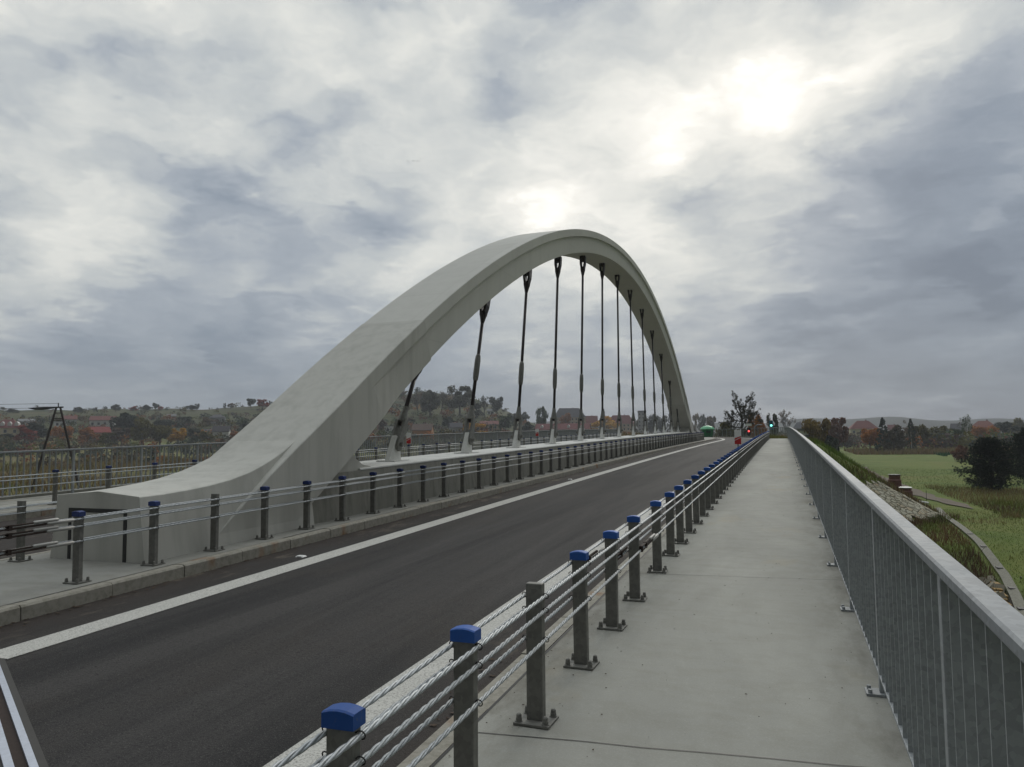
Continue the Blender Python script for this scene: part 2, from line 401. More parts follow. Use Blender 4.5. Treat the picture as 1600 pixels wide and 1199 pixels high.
def cap_mat(name, c):        # plastic caps, each faded a little differently
    m, nt, b = new_mat(name); oi = nd(nt, 'ShaderNodeObjectInfo'); v = coords(nt)
    base = mix(nt, tuple(q*.75 for q in c), tuple(min(1, q*1.25 + .012) for q in c), oi.outputs['Random'])
    n = noise(nt, v, 55, 4, .7)
    base = mix(nt, base, (.10,.11,.13), ramp(nt, n, [(.58, g3(0)), (.72, g3(.45))]))
    setc(nt, b, base, .6, 0, .3); M[name] = m
cap_mat('cap_blue', (.012,.072,.29)); cap_mat('cap_navy', (.012,.028,.12))
def leaf_mat():
    m, nt, b = new_mat('leaf')
    oi = nd(nt, 'ShaderNodeObjectInfo'); v = coords(nt, kind='Generated')
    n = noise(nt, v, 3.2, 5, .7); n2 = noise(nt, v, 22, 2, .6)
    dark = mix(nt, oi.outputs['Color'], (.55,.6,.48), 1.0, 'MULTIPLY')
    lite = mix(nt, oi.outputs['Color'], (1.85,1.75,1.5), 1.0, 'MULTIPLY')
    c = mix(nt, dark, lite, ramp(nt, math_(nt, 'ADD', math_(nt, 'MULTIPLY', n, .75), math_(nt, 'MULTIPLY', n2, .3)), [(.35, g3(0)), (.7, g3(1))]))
    setc(nt, b, c, .8, 0, .2)
    tr = nd(nt, 'ShaderNodeBsdfTranslucent'); nt.links.new(c, tr.inputs['Color'])
    ms = nd(nt, 'ShaderNodeMixShader'); ms.inputs[0].default_value = .25
    nt.links.new(b.outputs[0], ms.inputs[1]); nt.links.new(tr.outputs[0], ms.inputs[2])
    nt.links.new(ms.outputs[0], nt.nodes['Material Output'].inputs['Surface']); M['leaf'] = m
leaf_mat()
def tint_mat(name, rough=.85, transl=.25):
    m, nt, b = new_mat(name)
    a = nd(nt, 'ShaderNodeAttribute'); a.attribute_name = 'tint'
    setc(nt, b, a.outputs['Color'], rough, 0, .2)
    tr = nd(nt, 'ShaderNodeBsdfTranslucent'); nt.links.new(a.outputs['Color'], tr.inputs['Color'])
    ms = nd(nt, 'ShaderNodeMixShader'); ms.inputs[0].default_value = transl
    nt.links.new(b.outputs[0], ms.inputs[1]); nt.links.new(tr.outputs[0], ms.inputs[2])
    nt.links.new(ms.outputs[0], nt.nodes['Material Output'].inputs['Surface']); M[name] = m
tint_mat('blade'); tint_mat('wood_leaf')
plain('bark', (.06,.048,.04), .9, 0, .4, 12)
plain('bark_pale', (.40,.38,.34), .8, 0, .4, 9)
def lamp_mat(name, c, s):
    m, nt, b = new_mat(name); setc(nt, b, c, .4)
    b.inputs['Emission Color'].default_value = (*c, 1); b.inputs['Emission Strength'].default_value = s; M[name] = m
lamp_mat('lamp_red', (1.0,.10,.10), 1.6); lamp_mat('lamp_green', (.25,1.0,.85), 2.2)
# ------------------------------------------------------------------ the bridge: setting surfaces
def frange(a, b, s):
    n = int(round((b-a)/s)); return [a + (b-a)*i/n for i in range(n+1)]
def sweep(prof, ys, closed=True, lift=0.0):
    mb = MB(); mb.loft([[(x + bend(y), y, z + lift + deck(y)) for x, z in prof] for y in ys], closed, closed); return mb
YS = frange(-10, 76, 1.0) + frange(78, 230, 2.0)
YB = [y for y in YS if y <= 78]
YM = [y for y in YS if y <= 74]
def strip(name, x0, x1, z0, z1, mat, ys):
    return struct(sweep([(x0,z0),(x1,z0),(x1,z1),(x0,z1)], ys).build(name, M[mat]))
strip('footway', -1.60, .80, -.30, 0.0, 'footway_concrete', YB)
strip('footway', -16.95, -14.30, -.30, 0.0, 'footway_concrete', YB)
strip('road', -6.64, -1.78, -.30, -.14, 'asphalt', YS)
strip('road', -14.12, -9.26, -.30, -.14, 'asphalt', YS)
strip('median', -9.12, -6.80, -.30, 0.0, 'median_concrete', YS)
strip('road_marking', -5.93, -5.63, -.138, -.134, 'road_paint', [4.15] + [y for y in YS if y > 4.2 and y < 110])
strip('road_marking', -2.57, -2.34, -.138, -.134, 'road_paint', [y for y in YS if y < 110])
def kerb(xa, xb, face):
    mb = MB(); y = -10.0; rr = random.Random(int(-xa*10))
    while y < 130:
        L = 1.0
        ja, jb = rr.uniform(-.004,.004), rr.uniform(-.003,.004)
        b = bend(y + .5)
        for (ya, yb) in ((y + .006, y + L - .006),):
            za, zb = deck(ya) + jb, deck(yb) + jb
            c = .02
            x0, x1 = (xa + b + ja, xb + b + ja)
            if face > 0: pr = [(x0,-.3),(x1+.012,-.3),(x1,-c),(x1-c,0),(x0,0)]
            else: pr = [(x0-.012,-.3),(x1,-.3),(x1,0),(x0+c,0),(x0,-c)]
            mb.loft([[(x, ya, z + za) for x, z in pr], [(x, yb, z + zb) for x, z in pr]])
        y += L
    return struct(mb.build('kerb', M['kerb_stone']))
kerb(-6.78, -6.64, 1); kerb(-1.78, -1.615, -1); kerb(-9.26, -9.14, -1); kerb(-14.12, -13.98, 1) if False else kerb(-14.28, -14.12, 1)
# sawn joints and the dirty groove behind the kerb
mb = MB()
for y0 in (-3.0, 3.83, 8.05, 13.8, 19.5, 25.2, 31, 37, 43, 49, 55, 61, 67, 73):
    vs = []
    for i in range(9):
        x = -1.6 + 2.4*i/8
        y = y0 + .10*(x+.12) + .006*math.sin(i*2.3+y0)
        vs += [(x, y, deck(y)+.003), (x, y+.0065+.00035*y0, deck(y)+.003)]
    mb.add(vs, [(2*i, 2*i+2, 2*i+3, 2*i+1) for i in range(8)])
mb.loft([[(-1.612 , y, deck(y)+.002), (-1.596, y, deck(y)+.003)] for y in YB], closed=False)
struct(mb.build('footway_joint', M['black'], fix=False))
mb = MB()
mb.loft([[(-6.798, y, deck(y)+.002), (-6.782, y, deck(y)+.003)] for y in YB], closed=False)
struct(mb.build('median_joint', M['black'], fix=False))

# ------------------------------------------------------------------ arch bridge structure
CX = -7.95
def zE(y): return 10.25 - .0119*(y-37.5)**2 + .15*smooth(26.0, 29.2, abs(y-37.5))           # extrados above the deck line
bridge = thing('arch_bridge', 'pale concrete tied arch rising from the road median, with steel hangers', 'bridge')
sweep([(-17.3,-.31),(-17.3,-.75),(-15.5,-1.6),(-.9,-1.6),(.84,-.75),(.84,-.31)], frange(2,72,2)).build('deck_slab', M['plinth_concrete'], bridge)
sweep([(-17.32,-.40),(-17.32,.06),(-16.96,.06),(-16.96,-.40)], frange(2,77,1.5)).build('edge_beam', M['plinth_concrete'], bridge)
for yy in (2.0, 71.0):
    MB().box(-17.2, .7, yy-.6, yy+.6, -7, deck(yy)-1.58).build('abutment', M['plinth_concrete'], bridge)
def rib_ring(y, hw, groove, t, hw2=None):
    """cross-section at extrados station y, laid along the inward normal"""
    s = (zE(y+.01)-zE(y-.01))/.02 + .02038 - .00018*y
    nrm = Vector((0, -s, 1)).normalized()             # outward
    p = Vector((CX, y, zE(y)+deck(y)))
    g = groove; hl = (hw2 or hw)
    half = [(hw-.012, 0), (hw, .012), (hw, .265), (hw-g*.9, .285), (hl-g, .30), (hl-g*1.3, t-.012), (hl-g*1.3-.012, t)]
    ring = [(x, d) for x, d in half] + [(-x, d) for x, d in reversed(half)]
    return [tuple(p + Vector((x,0,0)) - nrm*d) for x, d in ring]
ys = [14.3 + (60.7-14.3)*i/150 for i in range(151)]
MB().loft([rib_ring(y, .75, .075, .9 + .0001*(y-37.5)**2) for y in ys]).build('arch_rib', M['arch_concrete'], bridge)
def foot(ya, yb, name):
    ys = frange(ya, yb, (yb-ya)/24)
    rings = []
    for y in ys:
        u = abs(y-37.5); g = .05*smooth(25.6, 24.6, u)
        hw = .768 - .02*smooth(24.5, 29.5, u)
        rings.append(rib_ring(y, hw, g, .955 + .04*smooth(24, 28, u), hw))
    return MB().loft(rings).build(name, M['foot_concrete'], bridge)
foot(7.6, 14.3, 'arch_foot'); foot(60.7, 66.4, 'arch_foot')
# pedestal with a swept top at each springing
def pedestal(sign):
    prof = [(6.93,.785),(7.3,.785),(7.71,.80),(8.1,.825),(8.52,.87),(8.9,.94),(9.2,1.02),(9.49,1.115),(9.7,1.195),(9.9,1.285),(10.1,1.375),(10.35,1.46)]
    rings = []
    for y, z in prof:
        yy = y if sign > 0 else 75.0 - y
        d = deck(yy); hb = .775; ht = .775 - .135*z
        rings.append([(CX-hb, yy, d-.05), (CX+hb, yy, d-.05), (CX+ht, yy, d+z-.01), (CX+ht-.012, yy, d+z), (CX, yy, d+z+.055*smooth(9.6,7.0,y)), (CX-ht+.012, yy, d+z), (CX-ht, yy, d+z-.01)])
    o = MB().loft(rings).build('pedestal', M['foot_concrete'], bridge)
    if sign > 0:
        d = deck(6.93); mb = MB()
        for x0, x1, z0, z1 in ((-8.42,-8.37,0.0,.58), (-7.52,-7.465,0.0,.58), (-8.42,-7.465,.58,.63)):
            mb.box(x0, x1, 6.924, 6.96, d+z0, d+z1)
        mb.build('panel_slot', M['slot_dark'], o)
    return o
pedestal(1); pedestal(-1)
# long plinth under the hangers
ysp = frange(9.0, 66.0, 1.0)
sweep([(CX-.73,-.05),(CX+.73,-.05),(CX+.665,.775),(CX-.665,.775)], ysp).build('plinth', M['plinth_concrete'], bridge)
sweep([(CX-.672,.778),(CX+.672,.778),(CX+.672,.80),(CX+.66,.812),(CX-.66,.812),(CX-.672,.80)], frange(11.9,64,1.0)).build('coping', M['white_coping'], bridge)
def haunch(sign):
    pts = [(10.6,.70),(10.9,1.30),(11.25,1.42),(11.5,1.28),(11.68,1.12),(11.85,.98),(12.05,.875),(12.35,.82),(12.45,.70)]
    pts = [(y if sign > 0 else 75-y, z) for y, z in pts]
    rings = [[(x, y, z+deck(y)) for y, z in pts] for x in (CX-.62, CX+.62)]
    MB().loft(rings).build('haunch', M['foot_concrete'], bridge)
haunch(1); haunch(-1)
HB = [14.41,18.40,22.35,26.34,30.32,34.3,38.17,42.1,46.0,49.8,53.6,57.6,61.4]
HT = [(15.72,3.52),(19.75,5.50),(23.60,7.10),(27.30,8.35),(31.16,9.22),(34.9,9.80),(38.4,10.02),(41.85,9.92),(45.6,9.42),(49.3,8.58),(53.0,7.45),(56.9,5.95),(60.5,4.40)]
for yb, (yt, zt) in zip(HB, HT):
    zb = deck(yb)+.812
    B = Vector((CX, yb, zb+.30)); T = Vector((CX, yt, zt+.12)); D = (T-B); L = D.length; D.normalize()
    X = Vector((1,0,0)); N = D.cross(X).normalized()
    h = MB().tube([B + D*.55, T - D*.45], .048, 12).build('hanger', M['hanger_steel'], bridge, smooth=True)
    # white fin on the plinth
    mb = MB(); prof = [(-.36,0),(.17,0),(.14,.22),(.05,.52),(-.04,.55),(-.10,.45)]
    mb.loft([[(CX+x, yb+a, zb+b) for a, b in prof] for x in (-.055,.055)])
    mb.box(CX-.22, CX+.22, yb-.42, yb+.24, zb-.004, zb+.02)
    mb.build('fin_plate', M['white_coping'], h)
    # fork over the fin
    mb = MB()
    for sx in (-1, 1):
        rings = []
        for t, w in ((-.08,.05),(-.02,.10),(.08,.11),(.35,.085),(.55,.085),(.66,.075)):
            c = B + D*t + X*sx*.088
            rings.append([tuple(c + X*sx*.03 - N*w), tuple(c + X*sx*.03 + N*w), tuple(c - X*sx*.03 + N*w), tuple(c - X*sx*.03 - N*w)])
        mb.loft(rings)
    mb.tube([B + D*.62, B + D*.74, B + D*.9, B + D*1.02], [.115,.10,.07,.062], 12)
    mb.tube([B + D*.06 - X*.19, B + D*.06 + X*.19], .05, 10)
    mb.build('fork', M['clevis_grey'], h, bevel=0)
    if L > 4:
        q = min(2.15, L*.5)
        MB().tube([B+D*(q-.4), B+D*(q-.34), B+D*(q-.2), B+D*(q+.2), B+D*(q+.34), B+D*(q+.4)], [.052,.072,.082,.082,.072,.052], 12).build('turnbuckle', M['clevis_grey'], h, smooth=True)
    mb = MB()
    for sx in (-1, 1):
        rings = []
        for t, w in ((.02,.12),(-.10,.13),(-.32,.115),(-.5,.10),(-.62,.07)):
            c = T + D*t + X*sx*(.085 if t > -.5 else .055)
            rings.append([tuple(c + X*sx*.032 - N*w), tuple(c + X*sx*.032 + N*w), tuple(c - X*sx*.032 + N*w), tuple(c - X*sx*.032 - N*w)])
        mb.loft(rings)
    mb.tube([T - D*.52, T - D*.62, T - D*.85], [.11,.10,.05], 12)
    mb.build('upper_fork', M['hanger_steel'], h)
    mb = MB()
    mb.loft([[tuple(T + X*x + N*a + D*b) for a, b in ((-.19,.28),(.19,.28),(.11,-.20),(-.11,-.20))] for x in (-.045,.045)])
    mb.build('upper_plate', M['hanger_steel'], h)

# expansion joint across the carriageway at the near end
ej = thing('expansion_joint', 'steel expansion joint with rusty gap crossing the road at bottom left', 'expansion joint')
def oblique(name, off0, off1, z0, z1, mat):
    a, b = Vector((-6.6, 4.665)), Vector((-2.6, 2.245)); n = Vector((-.52,-.854))
    mb = MB(); q = [a+n*off0, b+n*off0, b+n*off1, a+n*off1]
    mb.loft([[(p.x, p.y, deck(p.y)-.14+z) for p in q] for z in (z0, z1)])
    return mb.build(name, M[mat], ej)
oblique('mastic_strip', -.045, .0, -.02, .003, 'tar')
oblique('rail', 0.0, .038, -.02, .018, 'rail_steel'); oblique('rubber_gap', .040, .095, -.02, .006, 'rusty'); oblique('rail', .097, .14, -.02, .018, 'rail_steel')
oblique('mastic_strip', .142, .2, -.02, .003, 'tar')

# ------------------------------------------------------------------ wire rope barriers
def post_parts(root, cap=True, detail=True, navy=False):
    MB().box(-.0465,.0465,-.0265,.0265,.012,.705 if cap else .735).build('post', M['zinc_backlit'], root, bevel=.006)
    if cap:
        mb = MB(); w, d = .056, .037
        rings = []
        for x, zt in ((-w,.738),(-w*.5,.7455),(0,.748),(w*.5,.7455),(w,.738)):
            rings.append([(x,-d,.69),(x,d,.69),(x,d,zt-.004),(x,d-.008,zt),(x,-d+.008,zt),(x,-d,zt-.004)])
        mb.loft(rings).build('cap', M['cap_navy' if navy else 'cap_blue'], root)
    spots = [(-.075,-.065),(.075,-.065),(.075,.065),(-.075,.065)]
    def bolt(mb, x, y):
        mb.tube([(x,y,.0145),(x,y,.018)], .021, 12); mb.tube([(x,y,.0182),(x,y,.034),(x,y,.0345),(x,y,.050),(x,y,.056)], [.0165,.0165,.0145,.0135,.008], 10)
    if detail:
        pl = MB().box(-.10,.10,-.09,.09,0,.014).build('base_plate', M['zinc_backlit'], root, bevel=.003)
        for x, y in spots:
            mb = MB(); bolt(mb, x, y); mb.build('bolt', M['zinc_backlit'], pl)
        for sx in (-1, 1):
            for z in RZ:
                mb = MB(); c = Vector((sx*.058, 0, z))
                mb.tube([c + Vector((sx*(.003+.015*math.cos(a)), -.010*math.sin(a*.5), .015*math.sin(a))) for a in [(-2.6+5.2*i/9) for i in range(10)]], .0026, 5)
                mb.build('rope_hook', M['black'], root)
    else:
        mb = MB().box(-.10,.10,-.09,.09,0,.014)
        for x, y in spots: mb.tube([(x,y,.0145),(x,y,.036),(x,y,.054)], [.016,.016,.012], 6)
        mb.build('base_plate', M['zinc_backlit'], root)
RZ = (.668, .592, .437)
GR = {}
protos = {}
def get_proto(cap, detail, navy=False):
    k = (cap, detail, navy)
    if k not in protos:
        o = thing('rope_barrier_post', 'x', 'barrier post'); post_parts(o, cap, detail, navy); protos[k] = [o, False]
    pr = protos[k]
    if not pr[1]: pr[1] = True; return pr[0]
    return copy_tree(pr[0])
def add_post(x, y, label, group, cap=True, detail=False, flip=False):
    o = get_proto(cap, detail, x < -5); o.location = (x + bend(y), y, deck(y)); o.rotation_euler = (R.uniform(-.008,.008), R.uniform(-.008,.008), R.uniform(-.04,.04))
    tag(o, label, 'barrier post', group); return o
# right, beside the footway
yr = [1.10, 2.04, 2.97, 3.92, 4.886, 5.826, 6.782, 8.067, 9.065, 9.971, 10.93, 11.89]
while yr[-1] < 82: yr.append(yr[-1] + .965)
yr = [y for y in yr if y > 1.5]
for i, y in enumerate(yr):
    nocap = i in (2,)
    red = (i == 23)
    look = 'capless' if nocap else 'blue capped'
    add_post(-1.30, y, f'{look} steel post, {ordinal(i+1)} from the camera in the rope barrier beside the footway', 'posts of the rope barrier beside the right footway', not nocap, i < 11)
yl = [5.90 + 1.003*i for i in range(67)]
for i, y in enumerate(yl):
    nocap = i == 2
    look = 'capless' if nocap else 'blue capped'
    add_post(-7.02, y, f'{look} dark post, {ordinal(i+1)} from the left in the barrier along the arch plinth', 'posts of the rope barrier between road and arch', not nocap, i < 6)
ym = [6.66, 7.68] + [8.7 + 1.01*i for i in range(14)]
for i, y in enumerate(ym):
    add_post(-8.88, y, f'{ordinal(i+1)} post from the left in the barrier hidden behind the arch plinth, blue cap showing' if i else 'dark post with bolted base plate left of the arch pedestal front', 'posts of the rope barrier behind the arch', i != 0, i < 1)
yf = [9.1 + 1.345*i for i in range(46)]
for i, y in enumerate(yf):
    add_post(-14.75, y, f'dark post, {ordinal(i+1)} from the left in the far rope barrier before the left railing', 'posts of the far rope barrier', True, False)

def rope_mesh(x, z, y0, yh, y1, r=.0085):
    mb = MB()
    if yh > y0:
        lay = .20; n = int((yh-y0)/lay*10)
        for k in range(3):
            pts = []
            for i in range(n+1):
                y = y0 + (yh-y0)*i/n; a = 2*math.pi*(y/lay + k/3)
                pts.append((x + .0053*math.cos(a), y, z + .0053*math.sin(a) + deck(y)))
            mb.tube(pts, .0056, 6)
    ys = frange(max(y0, yh), y1, 2.0)
    mb.tube([(x + bend(y), y, z + deck(y)) for y in ys], r if x > -5 else r*.85, 6)
    return mb
HGT = ('top', 'middle', 'lowest')
for xs, y0, yh, y1, where in ((-1.30, -1.5, 22, 82, ('footway side of the right barrier', 'road side of the right barrier')),
                              (-7.02, 2.5, 13, 72, ('road side of the barrier before the arch', 'arch side of the barrier before the arch')),
                              (-8.88, 2.5, 2.5, 26, ('arch side of the barrier behind the arch', 'far side of the barrier behind the arch')),
                              (-14.75, 6.0, 6.0, 72, ('road side of the far barrier', 'railing side of the far barrier'))):
    for sx, wh in ((1, where[0]), (-1, where[1])):
        for z, hn in zip(RZ, HGT):
            o = rope_mesh(xs + sx*.0575, z, y0, yh, y1).build('wire_rope', M['rope_steel'], smooth=True, fix=False)
            tag(o, f'{hn} twisted steel rope on the {wh}', 'wire rope', 'steel ropes of the barriers')
def tensioner(x, z, y, label, two=True):
    d = deck(y); o = thing('rope_tensioner', label, 'rope tensioner', (x, y, z + d), 0, 'rope tensioners')
    o.rotation_euler = (math.atan(.02), 0, 0)
    MB().tube([(0,.12,0),(0,.13,0),(0,.42,0),(0,.43,0)], [.013,.019,.019,.013], 10).build('sleeve', M['sleeve_white'], o, smooth=True)
    if two: MB().tube([(0,-.02,.030),(0,-.01,.030),(0,.24,.030),(0,.25,.030)], [.011,.016,.016,.011], 10).build('sleeve', M['sleeve_white'], o, smooth=True)
    mb = MB(); mb.tube([(0,-.30,0),(0,.12,0)], .011, 8); mb.tube([(0,-.30,.028),(0,0,.028)], .010, 8); mb.build('threaded_rod', M['rusty'], o)
    mb = MB()
    for y0 in (-.50,-.28): mb.box(-.017,.017,y0,y0+.04,-.014,.040)
    mb.box(-.017,-.010,-.46,-.28,-.006,.008); mb.box(.010,.017,-.46,-.28,-.006,.008); mb.box(-.012,.012,-.46,-.28,.026,.036)
    mb.build('frame', M['rusty'], o, bevel=.003)
for z, hn in zip(RZ, HGT):
    tensioner(-6.958, z, 5.36, f'rusty tensioner with white sleeves on the {hn} rope at far left')
    tensioner(-7.082, z, 5.0, f'rusty tensioner on the {hn} rope behind the leftmost tensioners', False)
tensioner(-1.238, RZ[2], 7.28, 'rusty tensioner with white sleeve on lowest rope, footway side of right barrier')
tensioner(-1.362, RZ[1], 5.62, 'brown mossy tensioner on the road side, between two near blue caps', False)
tensioner(-1.362, RZ[2], 6.75, 'rusty tensioner on the road side, lowest rope of right barrier', False)
# striped guide boards fixed on top of barrier posts
def guide_board(x, y, label, zb=.74):
    o = thing('guide_board', label, 'guide board', (x, y, deck(y)+zb), 0, 'red and white guide boards')
    h = .52; w = .105
    bd = MB().box(-w, w, -.012, .012, .06, h).build('board', M['white_paint'], o, bevel=.004)
    mb = MB()
    mb.add([(-w+.004,-.0145,.07),(w-.004,-.0145,.07),(w-.004,-.0145,.28),(-w+.004,-.0145,.18)], [(0,1,2,3)])
    mb.add([(-w+.004,-.0145,.20),(w-.004,-.0145,.30),(w-.004,-.0145,.33),(-w+.004,-.0145,.26)], [(0,1,2,3)])
    mb.build('red_stripe', M['red_paint'], bd, fix=False)
    MB().box(-.02,.02,-.015,.015,-.02,.07).build('bracket', M['zinc_backlit'], o)
guide_board(-1.36, 24.9, 'red and white striped board above the right barrier, far along the road')
guide_board(-14.75, 27.93, 'red and white striped board on the far barrier beside the first hanger')
guide_board(-14.75, 45.3, 'red and white striped board on the far barrier left of the fourth hanger')
guide_board(-14.75, 57.0, 'red and white striped board on the far barrier right of the fifth hanger')

# ------------------------------------------------------------------ railings
def railing(name, label, x, y0, n, sp, side, y_end):
    o = thing(name, label, 'railing', (0,0,0))
    ys = frange(y0 - .4, min(76, y_end), 1.0) + [y for y in frange(77, 140, 1.5) if y <= y_end]
    hw = .04
    sweep([(x-hw+.008,1.080),(x+hw-.008,1.080),(x+hw,1.088),(x+hw,1.117),(x+hw-.008,1.125),(x-hw+.008,1.125),(x-hw,1.117),(x-hw,1.088)], ys).build('handrail', M['rail_zinc'], o)
    sweep([(x-.027,.105),(x+.027,.105),(x+.027,.117),(x-.027,.117)], ys).build('bottom_rail', M['zinc'], o)
    for i in range(n):
        y = y0 + sp*i
        if y > y_end: break
        b = bend(y); d = deck(y)
        p = MB().box(x-.026+b, x+.026+b, y-.026, y+.026, d+.012, d+1.079).build('post', M['zinc'], o, bevel=.004)
        mb = MB(); mb.box(x+b-.10 if side > 0 else x+b-.05, x+b+.05 if side > 0 else x+b+.10, y-.06, y+.06, d, d+.014)
        for bx in ((-.078,),(.078,))[0 if side > 0 else 1]:
            for by in (-.038,.038): mb.tube([(x+b+bx, y+by, d+.014),(x+b+bx, y+by, d+.034)], .013, 6)
        mb.build('base_plate', M['zinc'], p)
        if y + sp <= y_end + .1:
            mb = MB(); m = 13 if y < 79 else 6
            for k in range(1, m):
                yy = y + sp*k/m; bb = bend(yy); dd = deck(yy)
                hb_ = .025 if yy < 79 else .006; mb.box(x+bb-hb_, x+bb+hb_, yy-.004, yy+.004, dd+.1175, dd+1.0795)
            mb.build('baluster_panel', M['zinc'], o)
    return o
railing('railing', 'galvanised railing with wide handrail along the right edge of the footway', .505, -1.10, 66, 2.0, 1, 128)
railing('railing', 'grey railing with thin bars along the far left edge of the bridge', -16.62, 5.4, 38, 2.09, -1, 80)
for y, lab in ((8.5, 'nearest small white road stud lying between white line and left kerb'), (21.9, 'second small white road stud farther along the left kerb')):
    o = thing('road_stud', lab, 'road stud', (-6.10, y, deck(y)-.14), 0, 'road studs')
    MB().loft([[(-.06,-.05,0),(.06,-.05,0),(.06,.05,0),(-.06,.05,0)],[(-.045,-.025,.018),(.045,-.025,.018),(.045,.025,.018),(-.045,.025,.018)]]).build('stud_body', M['white_paint'], o)
    MB().box(-.035,.035,-.05,-.043,.004,.011).build('reflector', M['sleeve_white'], o)
# litter on the footway: leaves and crumbs nobody could count
mb = MB(); rl = random.Random(3)
for i in range(520):
    y = 1.5 + 26*rl.random()**1.8; x = rl.uniform(-1.55,.45) if rl.random() < .7 else rl.uniform(-1.6,-1.35); s = rl.choice((.002,.003,.004,.006,.009))
    a = rl.random()*6.3; z = deck(y)+.004
    mb.add([(x+s*math.cos(a+k*1.57)*(1 if k%2 else .55), y+s*math.sin(a+k*1.57)*(1 if k%2 else .55), z+.004*(k==0)+.002) for k in range(4)], [(0,1,2,3)])
for i in range(1500):
    y = 4.0 + 30*rl.random()**1.4; x = rl.choice((-6.58, -6.58, -1.86)) + rl.gauss(0,.10); x = min(-1.80, max(-6.62, x)); s = rl.choice((.005,.008,.012,.018,.03))
    a = rl.random()*6.3; z = deck(y)-.136
    mb.add([(x+s*math.cos(a+k*1.57), y+s*math.sin(a+k*1.57)*.6, z+.005*(k==0)+.002) for k in range(4)], [(0,1,2,3)])
struct(mb.build('litter', plain('litter', (.05,.032,.02), .9, 0, .6, 40), fix=False), 'stuff')
# ------------------------------------------------------------------ ground
def ground_mesh():
    azs = [-62 + .45*i for i in range(int(84/.45)+1)] + [22.5 + 6*i for i in range(1, 46)]
    azs = [a for a in azs if a < 298]
    rs = [0.0, 3, 6]; r = 9.0
    while r < 2450: rs.append(r); r *= 1.024
    rs.append(2450)
    V = []; T = []
    na = len(azs)
    for r in rs:
        for a in azs:
            x, y = r*math.sin(math.radians(a)), r*math.cos(math.radians(a)); V.append((x, y, terrain(x, y)))
    F = []
    for i in range(len(rs)-1):
        for k in range(na):
            k2 = (k+1) % na; a = i*na
            F.append((a+k, a+na+k, a+na+k2, a+k2))
    me = bpy.data.meshes.new('ground'); me.from_pydata(V, [], F); me.update()
    me.polygons.foreach_set('use_smooth', [True]*len(F))
    return me
def seg_dist(x, y, pts):
    best = 1e9
    for (ax, ay), (bx, by) in zip(pts, pts[1:]):
        dx, dy = bx-ax, by-ay; t = max(0, min(1, ((x-ax)*dx+(y-ay)*dy)/(dx*dx+dy*dy)))
        best = min(best, math.hypot(x-ax-t*dx, y-ay-t*dy))
    return best
PATH = [(12.9, 150), (12.9, 131.4), (12.6, 105), (13.2, 88), (14.7, 72.0)]
GUT = [(12.1, 72), (11.43, 64.4), (10.68, 51.9), (10.1, 43.4), (9.48, 39.2), (8.85, 35.5), (7.6, 28)]
GY = [28, 35.5, 39.2, 43.4, 51.9, 64.4, 72]; GX = [7.6, 8.85, 9.48, 10.1, 10.68, 11.43, 12.1]
def in_stone(x, y, m=0.0):
    r, a = math.hypot(x-2.8, 67-y), math.degrees(math.atan2(x-2.8, 67-y))
    return .8 < r < 8.3+m and r > 4.5-m and 20-m*4 < a < 68 + 27*(r-4.5)/3.9 + m*4
